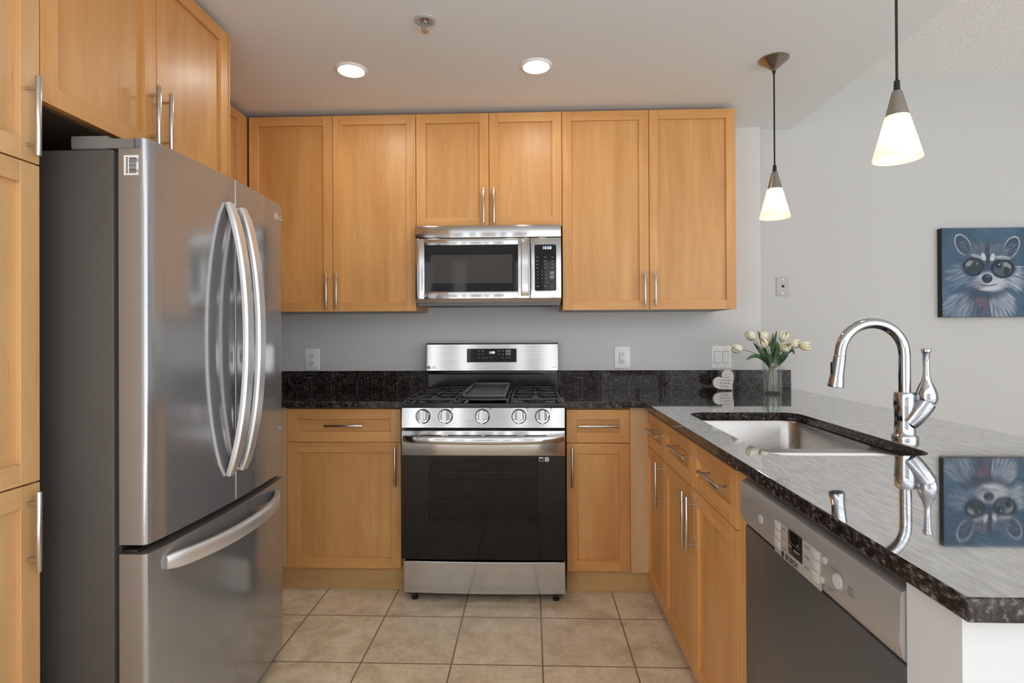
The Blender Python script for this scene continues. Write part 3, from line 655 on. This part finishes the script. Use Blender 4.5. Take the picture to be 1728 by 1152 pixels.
for z in (.232, .212, .195, .177):
    for x in (.033, .074, .111): box(x-MC-.006, x-MC+.007, yk, y0, z-.0014, z+.0014).build('key_mark', M_KEY, kp)
for z in (.157, .140, .122, .103):
    for x in (.035, .057, .079): box(x-MC-.0016, x-MC+.0016, yk, y0, z-.003, z+.003).build('key_mark', M_KEY, kp)
for z in (.150, .129): box(.099-MC, .119-MC, yk, y0, z-.008, z+.008).build('touch_key', M_KEY, kp)
for x in (.035, .073, .108): box(x-MC-.007, x-MC+.007, yk, y0, .080, .083).build('key_mark', M_KEY, kp)
b = MB().prism([(y0+.001, .020), (y0+.012, 0.0), (-.370, 0.0), (-.370, .020)], -hw+.001, hw-.001, 'x'); b.build('bottom_trim', M_STEEL, r)
b = MB().box(-hw+.006, hw-.006, -.369, -.003, -.006, -.0003); b.box(-hw+.004, hw-.004, -.36, -.34, -.012, -.0055); bp = b.build('bottom_plate', M_UNDERMW, r)
for x in (-.245, .255):
    b = MB().box(x-.085, x+.085, -.325, -.16, -.010, -.0055, .002); b.build('grease_filter', M_MESH, bp)
b = MB().box(-.12, .12, -.33, -.10, -.0085, -.0055); b.build('lamp_recess', M_BLACK, bp)

# ------------------------------------------------------------------ fridge  (local -Y -> world +X, local x -> world Y)
r = thing('refrigerator', 'stainless french-door refrigerator with bottom freezer drawer against the left wall', 'refrigerator', (-1.40, -1.512, 0), PI/2)
fw = .377
def front(lx): return -.4570+.019*(lx/fw)**2     # local y of the bowed front
o = box(-fw+.004, fw-.004, -.350, .42, .035, 1.708, .006).build('case', M_CASE, r)
box(-fw+.012, fw-.012, -.364, -.349, .06, 1.70).build('gasket', M_GASKET, r)
def bowpoly(x0, x1, rl, rr_, yb, kk=14):
    P = [(x0, yb)]
    def corner(x, sgn, rad):
        out = []
        for i in range(5):
            a = math.radians(90*i/4)
            out.append((x-sgn*(rad-rad*math.sin(a)) if False else x-sgn*rad*(1-math.cos(a)), front(x)+rad*(1-math.sin(a))))
        return out
    L = corner(x0, -1, rl); P += L
    for i in range(1, kk): x = x0+rl+(x1-x0-rl-rr_)*i/kk; P.append((x, front(x)))
    Rr_ = corner(x1, 1, rr_); P += list(reversed(Rr_)); P.append((x1, yb)); return P
def fdoor(name, x0, x1, rl, rr_, z0, z1):
    b = MB(); pts = bowpoly(x0, x1, rl, rr_, -.366)
    if z1 > 1.7:      # the outer top corner is cut away round the hinge
        b.prism(pts, z0, z1-.026, 'z'); k = .052
        if rl > rr_: q = [(x0+k, -.366)]+[(x0+k, -.424), (x0, -.424)]+pts[1:]
        else: q = pts[:-1]+[(x1, -.424), (x1-k, -.424), (x1-k, -.366)]
        b.prism([v for i, v in enumerate(q) if i == 0 or v != q[i-1]], z1-.026, z1, 'z')
    else: b.prism(pts, z0, z1, 'z')
    o = b.build(name, [M_FRSTEEL, M_DOORSIDE], r, angle=25)
    for p in o.data.polygons:
        if abs(p.normal.x) > .96 or abs(p.normal.z) > .9 or p.normal.y > .5: p.material_index = 1
    return o
ld = fdoor('door', -fw, -.0025, .017, .004, .713, 1.733)
rd = fdoor('door', .0025, fw, .004, .017, .713, 1.733)
fz = fdoor('freezer_drawer', -fw, fw, .017, .017, .048, .689)
box(-fw+.01, fw-.01, -.405, -.364, .686, .698, .003).build('drawer_lip', M_BLACK, r)
sec = [(a*.0220, c*.0100) for a, c in [(1, -.4), (.95, .5), (.6, 1), (-.6, 1), (-.95, .5), (-1, -.4), (-.8, -1), (.8, -1)]]
for dd, lx in ((ld, -.040), (rd, .037)):
    P = []
    for i in range(25):
        t = i/24; z = .803+.845*t; bow = 1-abs(2*t-1)**2.2
        P.append((lx, front(lx)-.003-.059*bow**.85, z))
    b = MB().sweep(P, [.80]+[1]*23+[.80], section=sec, up=(1, 0, 0))
    h = b.build('handle', M_ALU, dd)
P = []
for i in range(25):
    t = i/24; x = -.318+.612*t; bow = 1-abs(2*t-1)**2.4
    P.append((x, front(x)-.003-.059*bow**.85, .645))
b = MB().sweep(P, [.8]+[1]*23+[.8], section=[(a*1.0, c*.95) for a, c in sec], up=(0, 0, 1))
b.build('handle', M_ALU, fz)
for s in (-1, 1):
    x0, x1 = (-fw+.002, -fw+.12) if s < 0 else (fw-.12, fw-.002)
    b = MB().box(x0, x1, -.335, -.24, 1.7085, 1.742, .004); b.prism([(x0 if s < 0 else x1, -.335), (x0+.05 if s < 0 else x1-.05, -.335), (x0+.04 if s < 0 else x1-.04, -.400), (x0+.006 if s < 0 else x1-.006, -.400)], 1.710, 1.734, 'z')
    xx = -fw+.022 if s < 0 else fw-.022; b.cyl((xx+.004*(-s), -.402, 1.7078), (xx+.004*(-s), -.402, 1.738), .0145, None, 20); b.build('hinge_cover', M_HINGE, r)
st = box(-fw-.0008, -fw+.0005, -.418, -.380, 1.640, 1.690).build('barcode_sticker', M_STICK, ld)
b = MB(); zz = 1.645
while zz < 1.684:
    h = random.choice([.0006, .0012, .0018]); b.box(-fw-.0014, -fw-.0006, -.4125, -.3940, zz, zz+h); zz += h+random.choice([.0007, .0012])
for k in range(9): b.box(-fw-.0014, -fw-.0006, -.3905, -.3865, 1.645+k*.0046, 1.648+k*.0046)
b.box(-fw-.0014, -fw-.0006, -.4165, -.4145, 1.646, 1.653); b.box(-fw-.0014, -fw-.0006, -.4165, -.4145, 1.672, 1.682)
b.build('barcode_print', M_INK, st)
lx = .305; Ml = facing_y(lx, front(lx)-.0012, 1.681)
b = MB().lathe([(.0115, 0), (.0140, 0), (.0140, .001), (.0115, .001)], (0, 0, 0), 28, M=Ml); word('LG', .026, Ml @ Matrix.Translation((.034, 0, 0)), M_LOGO, rd)
b.box(lx-.004, lx-.002, front(lx)-.0022, front(lx)-.001, 1.676, 1.688); b.box(lx-.004, lx+.006, front(lx)-.0022, front(lx)-.001, 1.675, 1.677); b.build('logo_ring', M_LOGO, rd)
for x in (-.33, .33):
    for y in (-.30, .36): MB().cyl((x, y, 0), (x, y, .037), .018, None, 14).build('foot', M_BLACK, r)
box(-fw+.02, fw-.02, -.345, -.31, .008, .036).build('base_grille', M_BLACK, r)

# ------------------------------------------------------------------ wall plates
def plate(name, label, cat, x0, x1, z0, z1, y, mat=M_WHITE):
    cx, cz = (x0+x1)/2, (z0+z1)/2; r = thing(name, label, cat, (cx, y, cz)); w, h = (x1-x0)/2, (z1-z0)/2
    b = MB(); b.rings([[Vector((px, 0, pz)) for px, pz in rrect(-w, w, -h, h, .006)], [Vector((px, -.004, pz)) for px, pz in rrect(-w, w, -h, h, .006)], [Vector((px, -.0065, pz)) for px, pz in rrect(-w+.004, w-.004, -h+.004, h-.004, .005)]])
    b.build('face_plate', mat, r); return r
r = plate('wall_outlet', 'white duplex wall outlet on the back wall beside the fridge', 'outlet', -1.354, -1.264, 1.0265, 1.155, 0)
for z in (.022, -.022):
    b = MB(); b.prism([(.019*math.cos(a), z+max(-.0155, min(.0155, .019*math.sin(a)))) for a in [2*PI*i/28 for i in range(28)]], -.009, -.006, 'y'); o = b.build('receptacle', M_WHITE2, r)
    b = MB(); b.box(-.009, -.006, -.0094, -.0085, z-.001, z+.009); b.box(.006, .0085, -.0094, -.0085, z-.001, z+.008); b.cyl((0, -.0094, z-.0085), (0, -.0085, z-.0085), .0028, None, 10); b.build('slots', M_INK, o)
r = plate('wall_outlet', 'white rectangular safety outlet on the back wall right of the range', 'outlet', .486, .578, 1.032, 1.160, 0)
o = box(-.0165, .0165, -.0095, -.006, -.034, .034, .001).build('receptacle', M_WHITE2, r)
b = MB()
for z in (.021, -.021): b.box(-.008, -.0055, -.0099, -.009, z-.001, z+.008); b.box(.0055, .008, -.0099, -.009, z-.001, z+.007); b.cyl((0, -.0099, z-.009), (0, -.009, z-.009), .003, None, 10)
b.box(-.017, -.0162, -.0099, -.006, -.034, .034); b.build('slots', M_INK, o)
b = MB().box(-.010, .010, -.0105, -.009, -.0055, -.001, .0005); b.box(-.010, .010, -.0105, -.009, .001, .0055, .0005); b.build('test_button', M_WHITE, o)
r = plate('light_switch', 'white double rocker light switch above the backsplash near the tulips', 'switch', 1.047, 1.162, 1.032, 1.162, 0)
for x in (-.0235, .0235):
    b = MB().box(x-.0185, x+.0185, -.0072, -.006, -.0355, .0355); o = b.build('switch_frame', M_KEY, r)
    b = MB().prism([(-.006, -.034), (-.0125, -.033), (-.0085, .033), (-.006, .034)], x-.0172, x+.0172, 'x'); b.build('rocker', M_WHITE2, r)
b = MB()
for x in (-.0235, .0235):
    for z in (-.049, .049): b.cyl((x, -.0072, z), (x, -.006, z), .003, None, 10)
b.build('screws', M_GREYPL, r)
r = plate('cable_plate', 'small grey cable wall plate with a round jack, left of the painting', 'wall plate', 1.441, 1.514, 1.452, 1.566, .045, M_GREYPL)
b = MB().lathe([(.0075, 0), (.0075, .004), (.005, .005), (.005, .010), (.0035, .010), (.0035, .004), (0, .004)], (0, -.006, .0), 14, M=Matrix.Rotation(PI/2, 4, 'X')); b.build('jack', M_INK, r)
b = MB()
for z in (-.04, .04): b.cyl((0, -.0075, z), (0, -.006, z), .003, None, 10)
b.build('screws', M_NICKEL, r)

# ------------------------------------------------------------------ ceiling fittings
proto = thing('downlight', 'round lit recessed downlight in the ceiling, left of the two, nearer the fridge', 'ceiling light', (-.805, -.79, KZ), 0, 'recessed downlights')
b = MB().lathe([(.054, -.001), (.054, -.006), (.060, -.010), (.069, -.005), (.072, -.0005), (.054, -.0004)], seg=40); b.build('trim_ring', M_WHITE, proto)
MB().lathe([(0, -.0055), (.050, -.0045), (.0535, -.003), (.0535, -.0008), (0, -.0008)], seg=40).build('lens', M_LENS, proto)
dup(proto, (.028, -.79, KZ), 'round lit recessed downlight in the ceiling, right of the two, above the range side')
for x, y, z, p in ((-.805, -.79, KZ, 1.7), (.028, -.79, KZ, 1.7)):
    area('downlight_lamp', (x, y, z-.012), (0, 0, 0), .10, .10, p, (1, .965, .91), 'DISK')
r = thing('fire_sprinkler', 'small metal fire sprinkler head on the ceiling between the downlights', 'sprinkler', (-.397, -1.165, KZ))
MB().lathe([(.026, -.0004), (.040, -.0004), (.039, -.006), (.030, -.009), (.026, -.004)], seg=32).build('escutcheon', M_GREYPL, r)
MB().lathe([(0, -.0008), (.026, -.0008), (.024, -.003), (.013, -.006), (.011, -.018), (.008, -.020), (0, -.020)], seg=24).build('body', M_BRASS, r)
b = MB()
for s in (-1, 1): b.sweep([(s*.009, 0, -.015), (s*.013, 0, -.026), (s*.010, 0, -.036), (s*.002, 0, -.044)], .0028, 8)
b.cyl((0, 0, -.018), (0, 0, -.036), .003, None, 8); b.build('frame_arms', M_BRASS, r)
b = MB().lathe([(0, -.044), (.008, -.044), (.016, -.046), (.016, -.0475), (0, -.0475)], seg=24)
for k in range(8): a = k*PI/4; b.box(.014*math.cos(a)-.003, .014*math.cos(a)+.003, .014*math.sin(a)-.003, .014*math.sin(a)+.003, -.0485, -.0455)
b.build('deflector', M_BRASS, r)

# ------------------------------------------------------------------ pendants
PXC = 1.066
pend = thing('pendant_light', 'cone pendant light with frosted glass shade, the farther one near the wall cabinet', 'pendant lamp', (PXC, -.80, KZ), 0, 'cone pendants over the peninsula')
MB().lathe([(.062, -.0004), (.062, -.004), (.058, -.007), (.010, -.047), (.010, -.052), (0, -.052)], seg=40).build('canopy', M_NICKELD, pend)
cd = MB().cyl((0, 0, -.050), (0, 0, -.482), .0036, None, 10); cd.lathe([(.0065, -.050), (.0065, -.062), (.004, -.066)], seg=12); cd.lathe([(.0045, -.462), (.0075, -.466), (.0085, -.492), (.0085, -.496)], seg=14); cd.build('cord', M_CORD, pend)
sh = MB().lathe([(.0085, -.494), (.013, -.496), (.0300, -.568), (.0290, -.568), (.012, -.500)], seg=40).build('metal_cone', M_NICKELD, pend)
MB().lathe([(.0285, -.566), (.0305, -.569), (.0625, -.690), (.0630, -.693), (.0612, -.694), (.0590, -.690), (.0285, -.570)], seg=48).build('glass_shade', M_SHADE, pend)
bl = MB().lathe([(0, -.555), (.010, -.556), (.010, -.580), (.013, -.600), (.013, -.622), (.008, -.632), (0, -.634)], seg=20).build('bulb', M_BULB, pend)
pend2 = dup(pend, (PXC, -1.60, KZ), 'cone pendant light with frosted glass shade, the nearer one, cord running out of view')
for y in (-.80, -1.60):
    l = bpy.data.lights.new('pendant_lamp', 'POINT'); l.energy = .14; l.color = (1, .90, .76); l.shadow_soft_size = .02
    o = bpy.data.objects.new('pendant_lamp', l); COL.objects.link(o); o.location = (PXC, y, KZ-.655)

# ------------------------------------------------------------------ vase, tulips, heart
VX, VY = 1.264, -.302
o = MB().lathe([(0, 0), (.043, 0), (.0455, .003), (.0455, .192), (.0440, .194), (.0425, .192), (.0415, .016), (.036, .013), (0, .013)], seg=40).build('glass_vase', M_GLASS, None, loc=(VX, VY, CT+.0005))
tag(o, 'clear glass cylinder vase holding white tulips on the granite counter', 'vase')
bq = thing('tulip_bouquet', 'tied bunch of white tulips with green leaves standing in the glass vase', 'flowers', (VX, VY, CT+.0145))
def tulip(c, d, L=.060, rad=.0265, opn=0.0):
    d = Vector(d).normalized(); q = d.to_track_quat('Z', 'Y').to_matrix().to_4x4(); M = Matrix.Translation(c) @ q; b = MB()
    for k in range(6):
        a0 = k*PI/3; inner = k % 2; rr = rad*(.92 if inner else 1.0); rows = []
        for i in range(9):
            t = i/8; z = -L/2+L*t*(1.0 if not inner else .96)
            prof = math.sin(PI*min(1, .12+t*.80))**.75*(1+opn*t*.5); half = .64*math.sin(PI*min(.985, .10+.90*t))**.55+.02
            row = []
            for j in range(7):
                s = (j/6-.5)*2; a = a0+s*half; rq = rr*prof*(1-.10*abs(s)); row.append(M @ Vector((rq*math.cos(a), rq*math.sin(a), z-.008*abs(s)*t)))
            rows.append(row)
        vs = [[b.bm.verts.new(p) for p in row] for row in rows]
        for i in range(8):
            for j in range(6): b.bm.faces.new((vs[i][j], vs[i][j+1], vs[i+1][j+1], vs[i+1][j]))
    o = b.build('tulip_flower', M_PETAL, bq, angle=180)
    md = o.modifiers.new('thick', 'SOLIDIFY'); md.thickness = .0009
    return o
tie = Vector((0, 0, .137))
flowers = [((-.190, -.02, .222), (-1, -.1, .12)), ((-.106, .015, .292), (-.55, .1, .85)), ((-.066, -.045, .254), (-.55, -.45, .7)), ((-.030, .03, .292), (-.25, .2, 1)),
           ((.073, .02, .286), (.35, -.3, .9)), ((.050, -.05, .230), (.15, -.85, .5)), ((.128, .01, .247), (.85, -.15, .35)), ((.166, -.02, .236), (1, -.25, .1)), ((.012, .06, .262), (.1, .6, .9))]
for i, (c, d) in enumerate(flowers):
    c = Vector(c); dn = Vector(d).normalized(); tulip(c, d, opn=.25 if i in (2, 4, 5) else 0)
    base = c-dn*.030; a = i*2.399; off = Vector((math.cos(a), math.sin(a), 0)); foot = Vector((.033*math.cos(a), .033*math.sin(a), .002)); P = []
    t0 = tie+off*.006
    for k in range(9):
        t = k/8; P.append(foot.lerp(t0, t)+off*.007*math.sin(PI*t))
    ctrl = t0+(t0-foot)*.35
    for k in range(1, 11):
        t = k/10; P.append((1-t)**2*t0+2*t*(1-t)*(ctrl*.5+(base-dn*.04)*.5)+t*t*base)
    MB().sweep(P, .0020, 8).build('stem', M_STEM, bq)
def leaf(tip, bend, w):
    p0 = tie+Vector((0, 0, -.02)); p0 = p0+Vector((tip[0]*.06, tip[1]*.06, 0)); p2 = Vector(tip); p1 = Vector(bend); b = MB(); n_ = 14; top = []; rows = []
    for i in range(n_+1):
        t = i/n_; p = (1-t)**2*p0+2*t*(1-t)*p1+t*t*p2; tg = (2*(1-t)*(p1-p0)+2*t*(p2-p1)).normalized()
        sd = tg.cross(Vector((.15, -1, .25))).normalized(); nn = sd.cross(tg); ww = w*(math.sin(PI*min(1, .10+.90*t))**.7)+.0006
        rows.append([p-sd*ww+nn*ww*.35, p-sd*ww*.5+nn*ww*.08, p, p+sd*ww*.5+nn*ww*.08, p+sd*ww+nn*ww*.35])
    vs = [[b.bm.verts.new(q) for q in row] for row in rows]
    for i in range(n_):
        for j in range(4): b.bm.faces.new((vs[i][j], vs[i][j+1], vs[i+1][j+1], vs[i+1][j]))
    o = b.build('leaf', M_LEAF, bq, angle=180); md = o.modifiers.new('thick', 'SOLIDIFY'); md.thickness = .0008
for tip, bend, w in (((-.150, -.04, .160), (-.085, -.03, .225), .011), ((-.105, -.02, .255), (-.055, -.02, .190), .012), ((-.060, .03, .318), (-.040, .02, .230), .010), ((.002, -.04, .285), (-.012, -.03, .215), .015),
                     ((.013, -.035, .262), (.020, -.04, .190), .013), ((.040, .03, .318), (.014, .02, .24), .009), ((.020, .03, .305), (.008, .02, .24), .008), ((.092, -.02, .245), (.050, -.03, .185), .013),
                     ((.103, -.03, .190), (.090, -.02, .262), .013), ((-.045, -.05, .200), (-.03, -.04, .175), .011), ((.060, -.055, .195), (.04, -.045, .17), .010)):
    leaf(tip, bend, w)
b = MB().lathe([(.0125, -.006), (.0145, -.003), (.0145, .003), (.0125, .006), (.010, .006), (.010, -.006)], tie, 20)
b.sweep([tie+Vector((.004, -.015, 0)), tie+Vector((.014, -.019, .004)), tie+Vector((.020, -.017, -.006)), tie+Vector((.024, -.016, -.016))], .0016, 6)
b.sweep([tie+Vector((-.002, -.015, 0)), tie+Vector((-.010, -.020, .007)), tie+Vector((-.004, -.020, .010)), tie+Vector((.004, -.016, .002))], .0016, 6); b.build('raffia_tie', M_RAFFIA, bq)

hr = thing('heart_sign', 'small white heart-shaped sign with script lettering leaning before the backsplash', 'sign', (1.063, -.150, CT))
pts = []
for i in range(64):
    t = 2*PI*i/64; x = 16*math.sin(t)**3; y = 13*math.cos(t)-5*math.cos(2*t)-2*math.cos(3*t)-math.cos(4*t); pts.append((x/32*.128, y/32*.128))
ca, sa = math.cos(math.radians(40)), math.sin(math.radians(40)); pts = [(x*ca-y*sa, x*sa+y*ca) for x, y in pts]
mz = min(p[1] for p in pts); mnx, mxx = min(p[0] for p in pts), max(p[0] for p in pts); pts = [(x-(mnx+mxx)/2, y-mz+.0003) for x, y in pts]
o = MB().prism(pts, -.006, .006, 'y').build('heart', M_HEART, hr, angle=50); bevel_top(o, .0015)
for t, x, z, s in (('in a', .012, .088, .010), ('sweet', .016, .074, .013), ('memories', .010, .058, .0145), ('& friends', .006, .042, .0145), ('Love', .004, .024, .020)):
    Ms = facing_y(x, -.0064, z) @ Matrix(((1, .25, 0, 0), (0, 1, 0, 0), (0, 0, 1, 0), (0, 0, 0, 1))); word(t, s, Ms, M_INKG, hr, depth=.0003)

# ------------------------------------------------------------------ painting (canvas 0.51 m square on the living room wall)
def raccoon(nx=190, nz=180):
    X0, X1, Y0, Y1 = 410., 1328., 138., 998.          # the motif's own layout units
    xs = np.linspace(X0, X1, nx); ys = np.linspace(Y0, Y1, nz); X, Y = np.meshgrid(xs, ys); rng = np.random.default_rng(3)
    img = np.zeros((nz, nx, 3)); 
    def sm(n_, k):
        a = rng.random((n_, n_)); from_ = np.linspace(0, n_-1.001, nz); fx = np.linspace(0, n_-1.001, nx); i = from_.astype(int); j = fx.astype(int); u = (from_-i)[:, None]; v = (fx-j)[None]
        return (a[i][:, j]*(1-u)*(1-v)+a[i+1][:, j]*u*(1-v)+a[i][:, j+1]*(1-u)*v+a[i+1][:, j+1]*u*v-.5)*k
    bgc = np.array([72, 108, 142.]); img[:] = bgc
    img += (sm(5, 34)+sm(11, 14))[..., None]*np.array([.8, 1, 1.1])
    def blend(mask, col): img[:] = img*(1-mask[..., None])+np.array(col, float)*mask[..., None]
    def ell(cx, cy, rx, ry, ang=0, soft=.25):
        a = math.radians(ang); dx, dy = X-cx, Y-cy; u = (dx*math.cos(a)+dy*math.sin(a))/rx; v = (-dx*math.sin(a)+dy*math.cos(a))/ry
        return np.clip((1-np.sqrt(u*u+v*v))/soft+.5, 0, 1)
    def rng_ell(cx, cy, rx, ry, ang, wd, soft=.05):
        a = math.radians(ang); dx, dy = X-cx, Y-cy; u = (dx*math.cos(a)+dy*math.sin(a))/rx; v = (-dx*math.sin(a)+dy*math.cos(a))/ry
        q = np.sqrt(u*u+v*v); return np.clip((wd-abs(q-1))/soft, 0, 1)
    def strokes(n_, cx, cy, rx, ry, dirf, L, col, var, wd=5, al=.6):
        for _ in range(n_):
            a = rng.random()*2*PI; q = math.sqrt(rng.random()); x = cx+rx*q*math.cos(a); y = cy+ry*q*math.sin(a); dx, dy = dirf(x, y); nn = math.hypot(dx, dy)+1e-6; dx, dy = dx/nn, dy/nn; l = L*(.6+.8*rng.random())
            j0, j1 = np.searchsorted(xs, [x-l-10, x+l+10]); i0, i1 = np.searchsorted(ys, [y-l-10, y+l+10])
            if j1 <= j0 or i1 <= i0: continue
            px, py = X[i0:i1, j0:j1]-x, Y[i0:i1, j0:j1]-y; s = px*dx+py*dy; t = abs(-px*dy+py*dx); mk = np.clip(1-t/wd, 0, 1)*np.clip(1-abs(s)/l, 0, 1)**.5*al
            c = np.array(col)+rng.normal(0, var); img[i0:i1, j0:j1] = img[i0:i1, j0:j1]*(1-mk[..., None])+c*mk[..., None]
    out = lambda x, y: (x-868, y-560+60)
    blend(ell(868, 900, 300, 230, 0, .5)*.8, (88, 112, 140))
    strokes(230, 570, 900, 150, 130, lambda x, y: (x-820, y-640), 55, (165, 178, 198), 22, 5, .55)
    strokes(230, 1010, 880, 120, 150, lambda x, y: (x-868, y-600), 60, (188, 198, 216), 20, 6, .6)
    strokes(120, 780, 860, 110, 140, lambda x, y: (x-830, y-600), 50, (70, 84, 108), 14, 6, .55)
    blend(ell(850, 760, 190, 70, 0, .6)*.75, (66, 82, 110))
    strokes(110, 560, 600, 110, 110, out, 55, (150, 165, 188), 20, 6, .5); strokes(110, 1160, 620, 70, 130, out, 55, (205, 212, 224), 18, 6, .6)
    for cx, cy, an in ((622, 300, -32), (1108, 328, 30)):
        blend(ell(cx, cy, 72, 116, an, .2), (66, 88, 116)); blend(rng_ell(cx, cy, 68, 110, an, .10), (186, 198, 216)); strokes(30, cx+10, cy+10, 40, 55, lambda x, y: (868-x, 160), 26, (132, 150, 174), 18, 4, .55)
    blend(ell(868, 470, 250, 200, 0, .25)*.95, (80, 106, 134))
    strokes(170, 810, 345, 110, 75, lambda x, y: (x-868, y-520), 26, (122, 124, 138), 22, 5, .6); strokes(130, 990, 360, 100, 60, lambda x, y: (x-868, y-520), 26, (118, 136, 158), 18, 5, .6)
    blend(ell(868, 400, 26, 130, 0, .5)*.8, (56, 76, 102))
    blend(ell(828, 425, 24, 48, -12, .4), (224, 226, 232)); blend(ell(918, 428, 24, 44, 14, .4), (224, 226, 232)); blend(ell(760, 412, 60, 18, 18, .5)*.8, (196, 204, 216)); blend(ell(1020, 428, 80, 20, 6, .5)*.8, (206, 212, 224))
    blend(ell(735, 520, 120, 90, 0, .4)*.8, (50, 72, 98)); blend(ell(1020, 535, 130, 92, 0, .4)*.8, (50, 72, 98))
    blend(ell(870, 655, 135, 90, 0, .4)*.9, (206, 214, 226)); blend(ell(960, 690, 110, 60, -15, .5)*.8, (214, 220, 232)); blend(ell(770, 690, 80, 40, 10, .5)*.6, (150, 142, 160))
    strokes(90, 700, 660, 90, 50, lambda x, y: (x-868, 20), 40, (122, 140, 168), 20, 4, .5); strokes(90, 1060, 660, 90, 60, lambda x, y: (x-868, 20), 40, (196, 204, 220), 20, 4, .5)
    for cx, cy, rx, ry in ((725, 515, 96, 80), (1020, 537, 106, 80)):
        left = cx < 800
        blend(ell(cx, cy, rx, ry, 0, .06), (66, 90, 104) if left else (80, 104, 128)); blend(ell(cx-(48 if left else -52), cy-38, rx*.42, ry*.40, -14 if left else 12, .5)*.85, (176, 178, 172))
        if left: blend(ell(cx+22, cy+8, 52, 56, 0, .4)*.8, (46, 66, 82)); blend(ell(cx-40, cy+30, 26, 34, 0, .5)*.7, (40, 54, 66)); blend(ell(cx+40, cy-30, 12, 7, 0, .5), (150, 170, 188))
        else: blend(ell(cx-46, cy-32, 40, 34, 0, .3), (52, 72, 100)); blend(ell(cx-42, cy-36, 24, 22, 0, .3), (30, 42, 60)); blend(ell(cx-36, cy-44, 7, 7, 0, .4), (226, 232, 240)); blend(ell(cx+36, cy+22, 30, 44, 0, .4)*.85, (40, 54, 62))
        blend(rng_ell(cx, cy, rx, ry, 0, .15)*.97, (34, 50, 76)); blend(rng_ell(cx, cy+8, rx*1.06, ry*1.06, 0, .03, .03)*(Y > cy+10), (140, 170, 198))
    blend(np.clip(1-abs(Y-(462+(X-868)*.04))/10, 0, 1)*((X > 810) & (X < 930)), (52, 72, 100)); blend(np.clip(1-abs(Y-(444+(X-1080)*.15))/9, 0, 1)*((X > 1100) & (X < 1158)), (52, 72, 100)); blend(np.clip(1-abs(Y-(468-(640-X)*.4))/9, 0, 1)*((X > 570) & (X < 645)), (52, 72, 100))
    blend(ell(862, 628, 54, 44, 0, .12), (44, 58, 84)); blend(ell(872, 608, 26, 12, 0, .6)*.7, (112, 132, 160)); blend(ell(862, 655, 8, 24, 0, .4), (52, 66, 92))
    blend(np.clip(1-abs(Y-(698-((X-868)/90)**2*16))/8, 0, 1)*(abs(X-868) < 95), (62, 72, 100)); blend(ell(885, 728, 90, 18, -4, .5)*.8, (222, 228, 238))
    tri = np.clip((70-abs(X-805-(Y-820)*.18))/20, 0, 1)*np.clip((Y-800)/30, 0, 1)*np.clip((905-Y)/20, 0, 1)*.8; blend(tri, (128, 100, 120)); blend(np.clip((34-abs(X-838))/14, 0, 1)*np.clip((Y-880)/20, 0, 1)*.6, (122, 98, 120))
    img += sm(60, 10)[..., None]
    g = img.mean(-1, keepdims=True); img = (img*.80+g*.20)*.86
    return np.clip(img, 0, 255)/255
PW = .512; PX0, PZ0, PZ1, PYF = 2.365, 1.322, 1.834, .008
pt = thing('wall_painting', 'square canvas painting of a raccoon wearing round glasses on blue ground', 'painting', (PX0+PW/2, .045, PZ0))
box(-PW/2, PW/2, PYF-.045+.0008, -.0005, 0, PZ1-PZ0, .002).build('canvas', M_CANVAS, pt)
nx, nz = 190, 180; img = raccoon(nx, nz); lin = np.where(img <= .04045, img/12.92, ((img+.055)/1.055)**2.4)
co = np.zeros((nz, nx, 3)); co[..., 0] = np.linspace(-PW/2+.001, PW/2-.001, nx)[None]; co[..., 1] = PYF-.045; co[..., 2] = np.linspace(PZ1-PZ0-.001, .001, nz)[:, None]
idx = np.arange(nx*nz).reshape(nz, nx); fc = np.stack([idx[1:, :-1], idx[1:, 1:], idx[:-1, 1:], idx[:-1, :-1]], -1).reshape(-1, 4)
me = bpy.data.meshes.new('painted_face'); me.from_pydata(co.reshape(-1, 3).tolist(), [], fc.tolist()); at = me.color_attributes.new('paint', 'FLOAT_COLOR', 'POINT')
at.data.foreach_set('color', np.concatenate([lin.reshape(-1, 3), np.ones((nx*nz, 1))], 1).astype(np.float32).ravel()); me.materials.append(M_ART)
o = bpy.data.objects.new('painted_picture', me); COL.objects.link(o); o.parent = pt
